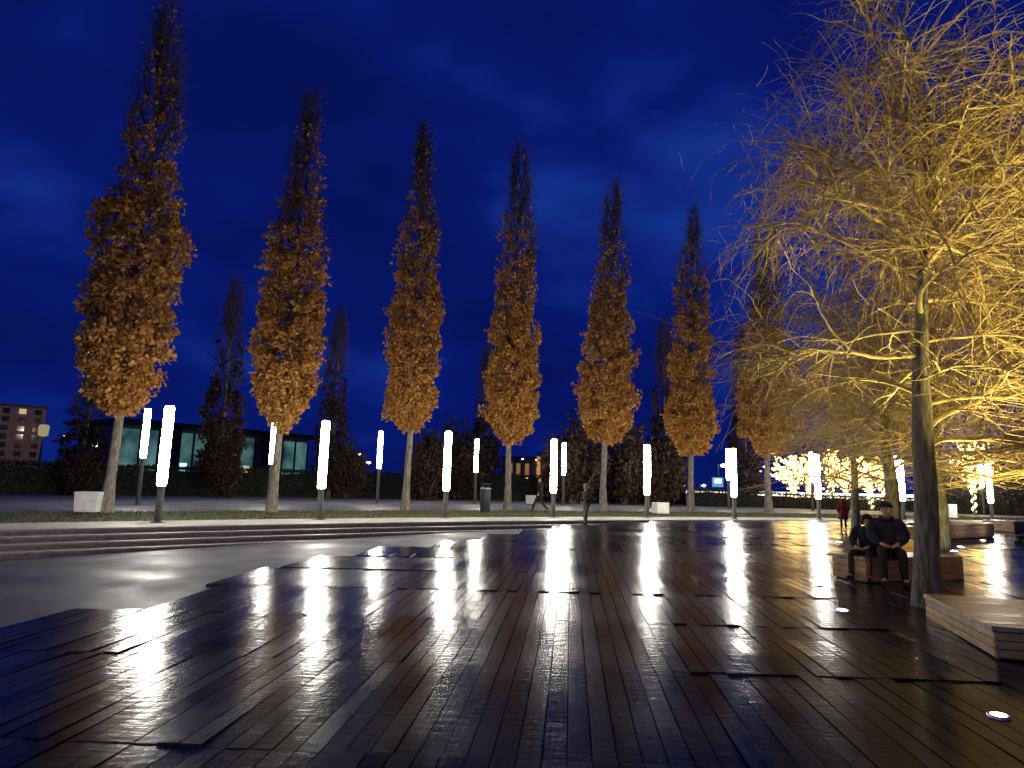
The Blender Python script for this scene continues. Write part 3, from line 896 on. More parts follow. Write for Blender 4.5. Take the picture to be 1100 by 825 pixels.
# lit parapet behind the fairy trees; its lit face is an added glowing band
us = np.linspace(735, 985, 30)
root = empty('parapet_wall', (0, 0, 0))
b, g_ = MB(), MB()
P_ = [bear(u, 74, 530) for u in us]
for k in range(29):
    a, c_ = P_[k], P_[k + 1]; mm_ = (a + c_) / 2; az_ = math.atan2(c_[1] - a[1], c_[0] - a[0]); l = np.linalg.norm(c_ - a)
    ztop = zat(us[k], np.interp(us[k], [735, 985], [525.5, 531]), 74)
    b.box((mm_[0], mm_[1] + 0.2, (ztop + ZT) / 2 - 0.02), (l, 0.3, ztop - ZT), az_)
    g_.box((mm_[0], mm_[1] - 0.02, ztop - 0.30), (l * (0.97 if k % 5 else 0.6), 0.08, np.interp(us[k], [735, 800, 985], [0.06, 0.3, 0.5])), az_)
b.build('wall', M['cube'], root)
g_.build('lit_band', emis('wall_glow', (1.0, 0.93, 0.78), 3.0), root)  # emission stands in for light falling on the wall
tag(root, 'low wall with its lit face made as a glowing band behind the low hedge', 'wall')

# ------------------------------------------------------------------ fairy light trees
def make_fairy(seed, H, hb, R_, nb, name='fairy_light_tree'):
    rng = np.random.default_rng(seed); root = empty(name, (0, 0, 0))
    b = MB(); b.tube([(0, 0, 0), (0.03, 0, hb * .5), (0, 0.02, hb), (0, 0, H * .9)], [0.09, 0.07, 0.06, 0.02], 7)
    k = np.linspace(0, 1, 6); br = 46
    P = np.zeros((br, 6, 3))
    for i in range(br):
        a = rng.uniform(0, 6.28); z0 = rng.uniform(hb * 0.8, H * .8); l = R_ * rng.uniform(.5, 1.1) * (1 - 0.4 * max(0, (z0 - hb) / (H - hb) - .3))
        P[i] = np.c_[np.cos(a) * l * k, np.sin(a) * l * k, z0 + (H - z0) * rng.uniform(.2, .7) * k ** 1.3] + np.cumsum(rng.normal(0, .03, (6, 3)), axis=0)
    b.tubes(P, np.tile(np.linspace(.025, .008, 6), (br, 1)), 3)
    b.build('trunk', M['bark'], root)
    q = []
    for i in range(nb):
        if rng.random() < 0.16:
            z = rng.uniform(0.2, hb + 0.4); a = z * 16; q.append((0.10 * math.cos(a), 0.10 * math.sin(a), z))
        else:
            i_, f_ = rng.integers(0, br), rng.random() * 4.99
            j = int(f_); q.append(tuple(P[i_, j] * (1 - f_ + j) + P[i_, j + 1] * (f_ - j) + rng.normal(0, .05, 3)))
    for nm, sel, mt, rad in (('string_lights', q[::3], M['fairyhot'], 0.072), ('string_lights', q[1::3] + q[2::3], M['fairy'], 0.055)):
        g = MB()
        for c in sel:
            r = rad * rng.uniform(.6, 1.2)
            g.add([(c[0] + r, c[1], c[2]), (c[0] - r, c[1], c[2]), (c[0], c[1] + r, c[2]), (c[0], c[1] - r, c[2]), (c[0], c[1], c[2] + r), (c[0], c[1], c[2] - r)],
                  [(0, 2, 4), (2, 1, 4), (1, 3, 4), (3, 0, 4), (2, 0, 5), (1, 2, 5), (3, 1, 5), (0, 3, 5)])
        tag(g.build(nm, mt, root), kind='stuff')
    return root


fA = make_fairy(3, 4.2, 1.3, 1.5, 900)
fB = make_fairy(9, 5.0, 1.0, 0.7, 260, 'fairy_light_tree')
fts = [(fA, 853, 60, 485, 1.0, 'broad glittering fairy light tree, leftmost of the group'), (fB, 870, 63, 484, 1.0, 'slim fairy light tree between the leftmost broad one and the lamp'),
       (fB, 894, 64, 475, 1.0, 'tallest sparse fairy light tree just right of the lamp'), (fA, 909, 66, 490, .72, 'narrow fairy light tree with clustered bulbs above the red coated child'),
       (fA, 935, 61, 487, 1.05, 'broadest brightest fairy light tree, above the seated pair'), (fB, 950, 66, 497, 1.0, 'small fairy light tree right of the brightest one'),
       (fA, 1046, 58, 468, .9, 'fairy light tree showing through willow twigs left of the rightmost lamp')]
fu = set()
for f_, u, d, vt, w_, lab in fts:
    p = bear(u, d, 535); o = f_ if id(f_) not in fu else copy_tree(f_); fu.add(id(f_))
    o.location = (p[0], p[1], ZT - 0.02); Hn = zat(u, vt, d) - ZT
    o.scale = (w_ * 1.3, w_ * 1.3, 1.06 * Hn / (4.2 if f_ is fA else 5.0)); o.rotation_euler = (0, 0, u * 0.7)
    tag(o, lab, 'tree', 'trees wound with fairy lights')

# ------------------------------------------------------------------ willows
def arc_paths(starts, dirs, lens, S, droop, wig, rng, curl=0.0):
    """grow n paths of S points: gravity bends them, random walk makes them crooked"""
    n = len(starts); P = np.zeros((n, S, 3)); P[:, 0] = starts
    d = dirs / np.linalg.norm(dirs, axis=1, keepdims=True)
    st = (lens / (S - 1))[:, None]
    zlow = rng.uniform(2.2, 3.6, n)
    ph = rng.uniform(0, 6.28, n); fq = rng.uniform(0.9, 1.8, n)
    for k in range(1, S):
        d = d + rng.normal(0, wig, (n, 3)); d[:, 2] -= droop * (0.3 + 1.4 * k / S)
        if curl:
            sd = np.cross(d, np.array([0, 0, 1.0])); sd /= np.linalg.norm(sd, axis=1, keepdims=True) + 1e-6
            d = d + sd * (curl * np.sin(ph + fq * k))[:, None]; d[:, 2] += curl * 0.8 * np.cos(ph * 1.3 + fq * k)
        low = P[:, k - 1, 2] < zlow; d[low, 2] = np.maximum(d[low, 2], -0.22)
        d /= np.linalg.norm(d, axis=1, keepdims=True)
        P[:, k] = P[:, k - 1] + d * st
    return P


def make_willow(seed, trunk, trad, limbs, ntw, ntw2, tr=0.006, name='weeping_willow', tl=(0.9, 2.2), lean=0.0):
    """trunk: points; limbs: list of (start height index 0-1 along trunk, azimuth, elevation, length, radius)"""
    rng = np.random.default_rng(seed); root = empty(name, (0, 0, 0))
    trunk = np.array(trunk, float); trunk[:, 0] += np.maximum(0, trunk[:, 2]) * lean
    tt = np.linspace(0, 1, len(trunk)); fine = np.linspace(0, 1, 26)
    tp = np.c_[[np.interp(fine, tt, trunk[:, i]) for i in range(3)]].T
    tp[1:-1] = (tp[:-2] + tp[1:-1] * 2 + tp[2:]) / 4
    tp[2:, :2] += np.cumsum(rng.normal(0, 0.006, (24, 2)), axis=0)
    b = MB(); b.tube(tp, np.interp(fine, np.linspace(0, 1, len(trad)), trad), 14); b.build('trunk', M['willowbark'], root, True)
    st, dr, ln, r0 = [], [], [], []
    for s, a, e_, l, r in limbs:
        st.append([np.interp(s, fine, tp[:, i]) for i in range(3)])
        dr.append([math.cos(a) * math.cos(e_), math.sin(a) * math.cos(e_), math.sin(e_)]); ln.append(l); r0.append(r)
    st, dr, ln, r0 = map(np.array, (st, dr, ln, r0))
    S1 = 16
    LP = arc_paths(st, dr, ln, S1, 0.055, 0.07, rng, 0.05)
    b = MB(); b.tubes(LP, r0[:, None] * np.linspace(1, 0.22, S1)[None, :], 7)
    # second order boughs
    nl = len(limbs); nb = nl * 7
    src = rng.integers(0, nl, nb); pos = rng.integers(3, S1 - 1, nb)
    st2 = LP[src, pos]; tan = LP[src, np.minimum(pos + 1, S1 - 1)] - LP[src, pos - 1]; tan /= np.linalg.norm(tan, axis=1, keepdims=True)
    d2 = tan * 0.8 + rng.normal(0, 0.55, (nb, 3)) + np.array([0, 0, 0.25])
    S2 = 12
    BP = arc_paths(st2, d2, rng.uniform(0.7, 1.8, nb) * np.mean(ln) / 3.2, S2, 0.06, 0.10, rng, 0.09)
    b.tubes(BP, np.tile(np.linspace(0.019, 0.006, S2), (nb, 1)) * (tr / 0.006) ** .5, 5)
    b.build('limbs', M['limb'], root, True)
    # whips, then fine twigs off the whips
    allp = np.concatenate([LP[:, 5:].reshape(-1, 3), BP[:, 1:].reshape(-1, 3)])
    allt = np.concatenate([np.gradient(LP, axis=1)[:, 5:].reshape(-1, 3), np.gradient(BP, axis=1)[:, 1:].reshape(-1, 3)])
    w = np.concatenate([np.full(nl * (S1 - 5), .8), np.full(nb * (S2 - 1), 1.0)]); w /= w.sum()
    i = rng.choice(len(allp), ntw, p=w); t_ = allt[i] / np.linalg.norm(allt[i], axis=1, keepdims=True)
    ctr = tp[len(tp) // 2, :2]
    outv = np.c_[allp[i][:, :2] - ctr, np.zeros(ntw)]; outv /= np.linalg.norm(outv, axis=1, keepdims=True) + .3
    S3 = 11
    WP = arc_paths(allp[i], t_ * 0.6 + outv * 0.35 + rng.normal(0, .6, (ntw, 3)), rng.uniform(*tl, ntw), S3, 0.10, 0.10, rng, 0.14)
    b = MB(); b.tubes(WP, tr * rng.uniform(.7, 1.15, ntw)[:, None] * np.linspace(1, .45, S3)[None, :], 3)
    i = rng.integers(0, ntw, ntw2); k = rng.integers(2, S3, ntw2)
    S4 = 7
    TP = arc_paths(WP[i, k], rng.normal(0, .7, (ntw2, 3)) + np.array([0, 0, -.1]), rng.uniform(.25, .75, ntw2), S4, 0.09, 0.13, rng, 0.2)
    b.tubes(TP, tr * .62 * rng.uniform(.6, 1.1, ntw2)[:, None] * np.linspace(1, .5, S4)[None, :], 3)
    b.build('twigs', M['twig'], root)
    return root


rl = random.Random(21)
def limb_set(n, s0, s1, e0, e1, l0, l1, r):
    out = []
    for i in range(n):
        s = s0 + (s1 - s0) * (i + .5) / n
        out.append((s, i * 2.399 + rl.uniform(-.3, .3), rl.uniform(e0, e1), rl.uniform(l0, l1), r * rl.uniform(.7, 1.2)))
    return out


tA = ondeck(996, 651)
zA = [0, .5, 1.5, 2.6, 3.4, 4.4, 5.4, 6.4, 7.6]
fork = .68
limA = limb_set(9, .40, .64, .0, .55, 1.9, 2.7, .036) + limb_set(17, .66, .80, .6, 1.25, 1.9, 3.0, .040) + limb_set(10, .80, .97, .75, 1.3, 1.8, 2.7, .03)
limA += [(.36, .45, .55, 3.2, .055), (.335, .2, .35, 2.6, .05)]
wA = make_willow(5, [(0, 0, -.05), (.0, 0, .5), (.01, 0, 1.5), (-.03, .02, 2.6), (-.05, 0, 3.4), (.0, 0, 4.4), (.06, 0, 5.4), (.12, 0, 6.4), (.15, 0, 7.6)],
                 [.21, .165, .15, .138, .105, .08, .062, .045, .02], limA, 2500, 2500, 0.0072, lean=0.055, tl=(.7, 1.7))
wA.location = tA
tag(wA, 'large bare golden weeping willow in the foreground, thick trunk behind the near bench', 'tree', 'bare willows on the plaza')

limG = limb_set(26, .30, .95, .25, 1.2, 2.6, 4.4, .05)
wG = make_willow(17, [(0, 0, -.05), (.02, 0, 1.0), (.0, .05, 2.4), (.06, 0, 4.0), (.0, 0, 5.6), (.05, 0, 7.2)],
                 [.24, .20, .17, .13, .08, .03], limG, 1500, 1700, 0.0105, tl=(.9, 2.4), lean=.03)
wil = [(1008, 20.5, 1.0, 0.6, 'bare willow with thick mossy trunk standing just behind the foreground willow'),
       (961, 22.0, .92, 2.0, 'bare willow with slim dark trunk left of the foreground willow trunk'),
       (1170, 17.5, .95, 3.3, 'bare willow at the right edge over the far benches'),
       (919, 30.0, .8, 4.4, 'bare brown willow behind the red coated child, left of the others'),
       (1150, 25.0, 1.0, 5.6, 'bare willow in the distance at the right edge of the frame')]
for i, (u, d, s, rz, lab) in enumerate(wil):
    p = bear(u, d, 555); o = wG if i == 0 else copy_tree(wG)
    o.location = (p[0], p[1], float(deckz(p[0], p[1])) - 0.01); o.scale = (s,) * 3; o.rotation_euler = (0, 0, rz)
    tag(o, lab, 'tree', 'bare willows on the plaza')
# neighbour just outside the frame whose big limb reaches in
tN = np.array([8.7, 8.9]);
limN = [(.50, 2.9, .75, 5.0, .085), (.56, 3.3, .6, 4.0, .05), (.52, 2.4, .6, 4.0, .05), (.6, 2.9, .9, 3.6, .05)] + limb_set(12, .55, .95, .5, 1.2, 2.2, 3.4, .04)
wN = make_willow(31, [(0, 0, -.05), (0, 0, 1.2), (.05, 0, 2.6), (0, 0, 4.0), (0, 0, 5.2), (0, 0, 6.8)], [.22, .18, .16, .12, .08, .03], limN, 1200, 1100, 0.0074, tl=(.6, 1.6))
wN.location = (tN[0], tN[1], float(deckz(*tN)))
tag(wN, 'bare willow whose pale limbs arch in from beyond the right edge', 'tree', 'bare willows on the plaza')

# ------------------------------------------------------------------ wooden benches
def bench(corner, ang, L, Wd, ztop, label, lit=False):
    """block bench: corner on the ground, running L along ang and Wd to its left"""
    cx, cy_ = corner
    zc = min(float(deckz(cx + math.cos(ang) * a - math.sin(ang) * b_, cy_ + math.sin(ang) * a + math.cos(ang) * b_)) for a in (0, L) for b_ in (0, Wd))
    H = ztop - zc
    root = empty('wooden_bench', (cx, cy_, zc), ang)
    b = MB(); b.box((L / 2, Wd / 2, H / 2 - .03), (L - .08, Wd - .08, H - .06)); b.build('base', M['black'], root)
    b = MB()
    nr = 3; hb_ = (H - .075) / nr
    for yy in (.012, Wd - .012):
        x0 = 0.0
        while x0 < L - .01:
            x1 = min(L, x0 + 1.6)
            for k in range(nr): b.bevbox(((x0 + x1) / 2, yy, .02 + (k + .5) * hb_), (x1 - x0 - .006, .025, hb_ - .008), .004)
            x0 = x1
    for xx in (.012, L - .012):
        for k in range(nr): b.bevbox((xx, Wd / 2, .02 + (k + .5) * hb_), (.025, Wd - .056, hb_ - .008), .004)
    b.build('side_boards', M['bench'], root)
    b = MB(); n = max(2, int(round(Wd / .16)))
    for i in range(n):
        b.bevbox((L / 2, (i + .5) * Wd / n, H - .025), (L + .03, Wd / n - .008, .05), .006)
    b.build('seat', M['benchtop'], root)
    tag(root, label, 'bench', 'timber block benches')
    return root


# near bench: corners solved from its top edge
zt_ = 0.44
c1 = onz(1067, 672.5, zt_)[:2]; c2 = onz(993, 637.5, zt_)[:2]
dv = c2 - c1; aW = math.atan2(dv[1], dv[0])
bench(c1, aW - math.pi / 2, 3.2, float(np.hypot(*dv)), zt_, 'large near bench at the lower right corner, pale wet top')
def bench_px(u0, v0, u1, v1, H, Wd, label):
    a, c_ = ondeck(u0, v0), ondeck(u1, v1); d = c_ - a
    return bench(a[:2], math.atan2(d[1], d[0]), float(np.hypot(d[0], d[1])), Wd, (a[2] + c_[2]) / 2 + H, label)
bench_px(931, 626.5, 1036, 621, .40, .75, 'bench the couple sit on, behind the willow trunk')
bench_px(908, 596, 926, 598, .42, 1.5, 'short bench end showing left of the seated couple')
bench_px(1022, 580, 1069, 577, .46, 1.4, 'long far bench below the rightmost lamp')
bench_px(1003, 582, 1012, 581, .40, .9, 'small bench end just right of the willow trunk')
bench_px(962, 578, 986, 577, .45, .9, 'far bench between the seated man and the willow trunk')
bench_px(1090, 572, 1120, 572, .42, 1.2, 'bench cut off by the right edge')
bench_px(962, 600, 985, 599, .40, .9, 'middle bench just left of the willow trunk behind the black bag')

# ------------------------------------------------------------------ pale cubes, bin
def cube(u, v, H, Wd, rz, label, flare=1.0, deck=False):
    p = ondeck(u, v) if deck else onz(u, v, ZT)
    root = empty('concrete_cube', (p[0], p[1], p[2]), rz)
    b = MB()
    bm = bmesh.new(); bmesh.ops.create_cube(bm, size=1.0)
    for vv in bm.verts:
        s_ = flare if vv.co.z > 0 else 1.0
        vv.co = Vector((vv.co.x * Wd * s_, vv.co.y * Wd * s_, (vv.co.z + .5) * (H - .05) + .05))
    bmesh.ops.bevel(bm, geom=list(bm.edges), offset=.02, segments=2, affect='EDGES')
    bm.verts.index_update(); b.add([q.co for q in bm.verts], [[q.index for q in f.verts] for f in bm.faces]); bm.free()
    b.build('block', M['cube'], root)
    b = MB(); b.box((0, 0, .024), (Wd * .86, Wd * .86, .048)); b.build('plinth', M['black'], root)
    tag(root, label, 'planter cube', 'pale concrete cubes')


cube(94, 551.5, .70, .64, .3, 'pale concrete cube left of the leftmost oak trunk', 1.12)
cube(570, 542, .62, .55, .15, 'pale concrete cube behind the striding walker', 1.1)
cube(709.5, 552.5, .60, .66, .25, 'pale concrete cube right of the lamp near the standing child')
cube(1020, 557, .85, .6, .2, 'pale concrete cube right of the willow trunks under the twigs')

p = onz(521, 550, ZT)
root = empty('litter_bin', (p[0], p[1], ZT))
b = MB(); b.lathe([(.22, 0), (.24, .03), (.24, 1.02), (.225, 1.05)], 20); b.build('bin_body', M['black'], root, True)
b = MB(); b.lathe([(.245, 1.05), (.25, 1.07), (.25, 1.10), (.17, 1.14)], 20); b.build('rim', M['steel'], root, True)
b = MB(); b.box((-.1, 0, 1.2), (.05, .05, .16)); b.box((.1, 0, 1.2), (.05, .05, .16)); b.lathe([(.24, 1.27), (.24, 1.30), (.05, 1.33)], 20); b.build('hood', M['black'], root)
tag(root, 'round dark litter bin with steel rim left of the fourth oak', 'litter bin')

# ------------------------------------------------------------------ ground uplights and hidden floods
proto = empty('ground_uplight', (0, 0, 0))
b = MB(); b.lathe([(.125, -.03), (.125, .006), (.115, .010), (.085, .010)], 24); b.build('ring', M['steel'], proto, True)
b = MB(); b.lathe([(.084, -.01), (.084, .0115), (.05, .0135), (.01, .014)], 20); b.build('lens', M['uplight'], proto, True)
ups = [(1073, 770, 'large bright uplight in the deck at the lower right'), (905, 656.5, 'bright uplight in the deck left of the willow trunk'),
       (881, 629, 'dim small uplight beyond the one left of the willow trunk'), (901, 583, 'small far uplight below the red coated child'),
       (1025, 592.5, 'left one of a pair of uplights right of the willow trunk'), (1032, 588, 'right one of a pair of uplights right of the willow trunk'),
       (1056, 581, 'left far uplight before the long far bench'), (1072, 579, 'right far uplight before the long far bench')]
for i, (u, v, lab) in enumerate(ups):
    p = ondeck(u, v); o = proto if i == 0 else copy_tree(proto)
    s = .62 if i == 0 else (.75 if i == 1 else (.45 if i == 2 else .8))
    o.location = (p[0], p[1], p[2] + .006); o.scale = (s, s, 1)
    tag(o, lab, 'uplight', 'round uplights set in the deck')


def flood(x, y, z, tx, ty, tz, watts, spot, label, col=WARM):
    root = empty('flood_lamp', (x, y, z))
    d = Vector((tx - x, ty - y, tz - z)).normalized()
    q = d.to_track_quat('-Z', 'Y')
    root.rotation_euler = (0, 0, math.atan2(d.y, d.x))
    b = MB(); b.box((0, 0, .05), (.22, .22, .09)); b.box((0, .12, .14), (.03, .02, .2)); b.box((0, -.12, .14), (.03, .02, .2)); b.build('bracket', M['black'], root)
    b = MB(); b.lathe([(.05, .10), (.10, .15), (.11, .24), (.10, .245)], 14); b.build('housing', M['black'], root)
    ld = bpy.data.lights.new('flood_light', 'SPOT'); ld.energy = watts * FLOOD_W; ld.color = col; ld.spot_size = spot; ld.spot_blend = .6; ld.shadow_soft_size = .09
    lo = bpy.data.objects.new('flood_light', ld); COL.objects.link(lo); lo.location = (x, y, z + .3); lo.rotation_euler = q.to_euler()
    tag(root, label, 'flood lamp', 'ground floods lighting the willows')


fl_ = [(8.8, 7.0, 5.6, 8.5, 6.3, 760, 1.25, 'black ground flood beyond the right edge aimed at the foreground willow'),
       (9.2, 6.4, 5.8, 8.6, 9.6, 800, .85, 'black narrow ground flood beyond the right edge aimed at the willow top'),
       (6.6, 10.6, 4.9, 8.4, 7.0, 560, 1.5, 'black ground flood behind the foreground willow trunk'),
       (10.6, 12.0, 10.0, 15.5, 5.0, 380, 2.2, 'black ground flood between the near and far willows'),
       (15.0, 19.5, 14.0, 21, 5.0, 360, 2.3, 'black ground flood under the middle willows'),
       (15.6, 22.6, 15.5, 25.4, 5.0, 220, 2.3, 'black ground flood under the far left willows'),
       (20.0, 22.0, 20.5, 24, 5.0, 260, 2.3, 'black ground flood under the far right willows')]
for x, y, tx, ty, tz, w_, sp, lab in fl_:
    flood(x, y, float(deckz(x, y)) + .0, tx, ty, tz, w_, sp, lab)

# ------------------------------------------------------------------ people
def skin_mesh(chains, sub=2):
    """chains: list of (points, radii) islands or branches; points equal to an earlier one are shared"""
    vs, rs, es, key = [], [], [], {}
    roots = set(); isl = {}
    for pts, rad in chains:
        prev = None
        for p, r in zip(pts, rad):
            k = tuple(round(float(c), 4) for c in p)
            if k not in key:
                key[k] = len(vs); vs.append(k); rs.append(r)
                isl[key[k]] = isl[prev] if prev is not None else key[k]
                if prev is None: roots.add(key[k])
            if prev is not None and key[k] != prev: es.append((prev, key[k]))
            prev = key[k]
    me = bpy.data.meshes.new('tmp'); me.from_pydata(vs, es, [])
    o = bpy.data.objects.new('tmp', me); COL.objects.link(o)
    md = o.modifiers.new('skin', 'SKIN'); md.use_smooth_shade = True; md.branch_smoothing = 0.6
    if not me.skin_vertices: me.skin_vertices.new()
    sv = me.skin_vertices[0].data
    for i, r in enumerate(rs):
        rr = (r, r) if not isinstance(r, tuple) else r
        sv[i].radius = rr; sv[i].use_root = i in roots
    s_ = o.modifiers.new('sub', 'SUBSURF'); s_.levels = sub; s_.render_levels = sub
    dg = bpy.context.evaluated_depsgraph_get(); dg.update()
    ev = o.evaluated_get(dg); m2 = bpy.data.meshes.new_from_object(ev)
    V = [tuple(v.co) for v in m2.vertices]; Fc = [tuple(p.vertices) for p in m2.polygons]
    bpy.data.objects.remove(o); bpy.data.meshes.remove(me); bpy.data.meshes.remove(m2)
    return V, Fc


def head_mesh(c, R, yaw, pitch):
    """ellipsoid head with chin, brow, nose and ears; R half height; local face direction -y"""
    n, mrows = 22, 16
    V, Fc = [], []
    Mx = Matrix.Rotation(yaw, 3, 'Z') @ Matrix.Rotation(pitch, 3, 'X')
    for j in range(mrows + 1):
        th = math.pi * j / mrows
        for i in range(n):
            a = 2 * math.pi * i / n
            x, y, z = math.sin(th) * math.cos(a), math.sin(th) * math.sin(a), -math.cos(th)
            w_ = 0.70 if z > -.2 else 0.70 + 0.20 * (z + .2)
            px, py, pz = x * w_, y * .80, z
            front = max(0.0, -y)
            if z < -.35: py -= 0.12 * front * (-.35 - z)                 # jaw forward
            nose = math.exp(-(x / .16) ** 2) * front
            py -= .20 * nose * math.exp(-((z + .15) / .16) ** 2)
            py += .06 * front * (math.exp(-((abs(x) - .30) / .14) ** 2) * math.exp(-((z - .06) / .10) ** 2))   # eye sockets
            ear = math.exp(-((z + .05) / .2) ** 2) * max(0, abs(x) - .86) * 1.2
            px += math.copysign(ear, x)
            V.append(tuple(Vector(c) + Mx @ Vector((px, py, pz)) * R))
    for j in range(mrows):
        for i in range(n): Fc.append((j * n + i, j * n + (i + 1) % n, (j + 1) * n + (i + 1) % n, (j + 1) * n + i))
    return V, Fc, Mx


def cloth(name, col, rough=.85):
    return noisy(name, tuple(c * .75 for c in col), tuple(c * 1.2 for c in col), 14, rough, bump=.35, bscale=22)


M['skin'] = noisy('skin', (.42, .24, .17), (.50, .30, .22), 10, .55)
M['eyes'] = noisy('dark_eye', (.01, .008, .006), (.02, .016, .012), 10, .2)
M['lips'] = noisy('lips', (.30, .10, .09), (.34, .13, .11), 10, .5)


def build_person(loc, rz, J, S, cl, label, head_yaw=0.0, head_pitch=0.0, hat=None, group=None, extras=None, hair=(.03, .02, .015)):
    """J joints in units of metres for a grown body, S overall scale; facing -y"""
    J = {k: Vector(v) * S for k, v in J.items()}
    root = empty('person', loc, rz)
    R_ = lambda *a: [q * S for q in a]
    hd = .118 * S * cl.get('head', 1.0)
    ch = [([J['pelvis'], J['spine'], J['chest'], J['neck'], J['skull']], R_(.125, .13, .135, .055, .055))]
    for s in 'lr':
        ch.append(([J['chest'], J['sh_' + s], J['el_' + s], J['wr_' + s], J['ha_' + s]], R_(.135, .062, .045, .030, .034)))
        ch.append(([J['pelvis'], J['hip_' + s], J['kn_' + s], J['an_' + s], J['toe_' + s]], R_(.125, .085, .056, .042, .034)))
    for s in 'lr':                                             # five fingers rooted in the palm
        w_, h_ = J['wr_' + s], J['ha_' + s]; d = (h_ - w_).normalized()
        side = d.cross(Vector((0, 0, 1)));
        if side.length < .1: side = Vector((1, 0, 0))
        side.normalize(); nrm = side.cross(d)
        for k, (o_, l) in enumerate(((-.027, .062), (-.009, .075), (.009, .070), (.026, .054))):
            a = h_ + side * o_ * S; b_ = a + d * .55 * l * S; c_ = b_ + d * .30 * l * S - nrm * .35 * l * S
            ch.append(([a, b_, c_], R_(.0095, .009, .0075)))
        a = w_ + (h_ - w_) * .5 - side * .028 * S; b_ = a + d * .03 * S - side * .03 * S; ch.append(([a, b_, b_ + d * .035 * S], R_(.0115, .0105, .009)))
    V, Fc = skin_mesh(ch, 2)
    hc = J['skull'] + Vector((0, -.02 * S, hd * .35))
    hv, hf, Mx = head_mesh(hc, hd, head_yaw, head_pitch)
    b = MB(); b.add(V, Fc); b.add(hv, hf)
    b.build('body', M['skin'], root, True)
    for s in (-1, 1):
        e_ = hc + Mx @ Vector((s * .28, -.70, .06)) * hd
        q = MB(); q.lathe([(.002, -.012 * S), (.011 * S, -.005 * S), (.011 * S, .005 * S), (.002, .012 * S)], 10, e_); q.build('eye', M['eyes'], root, True)
    q = MB(); e_ = hc + Mx @ Vector((0, -.84, -.47)) * hd; q.bevbox(e_, (.045 * S, .012 * S, .012 * S), .004 * S, head_yaw); q.build('mouth', M['lips'], root)
    # clothing
    jr = cl.get('puff', .018)
    ch = [([J['pelvis'] - Vector((0, 0, .02 * S)), J['spine'], J['chest'], J['chest'].lerp(J['neck'], .8)], R_(.145 + jr, .14 + jr, .145 + jr, .075))]
    for s in 'lr':
        ch.append(([J['chest'], J['sh_' + s], J['el_' + s], J['wr_' + s]], R_(.145 + jr, .072 + jr, .056 + jr, .044 + jr * .6)))
    V, Fc = skin_mesh(ch, 2); b = MB(); b.add(V, Fc); b.build('jacket', cl['jacket'], root, True)
    nk = J['neck']; up_ = (J['skull'] - J['chest']).normalized()
    b = MB(); ring_ = []
    for q_ in range(17):
        a_ = 2 * math.pi * q_ / 16; ring_.append(nk - up_ * .035 * S + Vector((math.cos(a_) * .088 * S, math.sin(a_) * .088 * S + .012 * S, .018 * S * math.sin(a_))))
    b.tube(ring_, [.030 * S + .010 * S * (1 + math.sin(2 * math.pi * q_ / 16)) / 2 for q_ in range(17)], 8); b.build('collar', cl['jacket'], root, True)
    ch = []
    for s in 'lr':
        ch.append(([J['pelvis'], J['hip_' + s], J['kn_' + s], J['an_' + s] + (J['kn_' + s] - J['an_' + s]) * -.13], R_(.135, .097, .072, .058)))
    V, Fc = skin_mesh(ch, 2); b = MB(); b.add(V, Fc); b.build('trousers', cl['trousers'], root, True)
    for s in 'lr':
        a, t = J['an_' + s], J['toe_' + s]; d = (t - a); d.z = 0
        if d.length < 1e-4: d = Vector((0, -1, 0))
        d = d.normalized()
        zf = min(a.z, t.z)
        heel = Vector((a.x, a.y, t.z)) - d * .05 * S
        V, Fc = skin_mesh([([heel, heel.lerp(t, .5), t + d * .05 * S], R_(.046, .05, .040)), ([heel + Vector((0, 0, .03 * S)) + d * .03 * S, a + Vector((0, 0, .03 * S))], R_(.05, .055))], 1)
        b = MB(); b.add(V, Fc); b.build('shoe', cl['shoes'], root, True)
    if hat == 'beanie' or hat == 'hood':
        big = 1.13 if hat == 'beanie' else 1.24
        b = MB(); n = 24
        V, Fc = [], []
        rows = 12
        for j in range(rows + 1):
            f_ = j / rows
            for i in range(n):
                a = 2 * math.pi * i / n
                fr = (1 - math.sin(a)) / 2                      # 1 in front (-y)
                lo = (.32 if hat == 'beanie' else -.62 + 1.05 * max(0, fr - .45) * 2.0)
                lo = min(lo, .45)
                z = lo + (1.06 - lo) * f_
                rr = math.sqrt(max(0.0, 1 - min(1, max(-.75, z / 1.07)) ** 2)) * big
                if hat == 'beanie': rr = max(rr, 0.0) * (1.0 if f_ > .18 else 1.06)
                pt = Vector((rr * math.cos(a) * .74, rr * math.sin(a) * .84, z * (1.08 if hat == 'beanie' else 1.14)))
                if hat == 'hood' and f_ > .8: pt.y += .1 * (f_ - .8) * 5
                V.append(hc + Mx @ pt * hd)
        for j in range(rows):
            for i in range(n): Fc.append((j * n + i, j * n + (i + 1) % n, (j + 1) * n + (i + 1) % n, (j + 1) * n + i))
        b.add(V, Fc); o = b.build('hat' if hat == 'beanie' else 'hood', cl['hat'], root, True)
        so = o.modifiers.new('thick', 'SOLIDIFY'); so.thickness = .012 * S; so.offset = 1
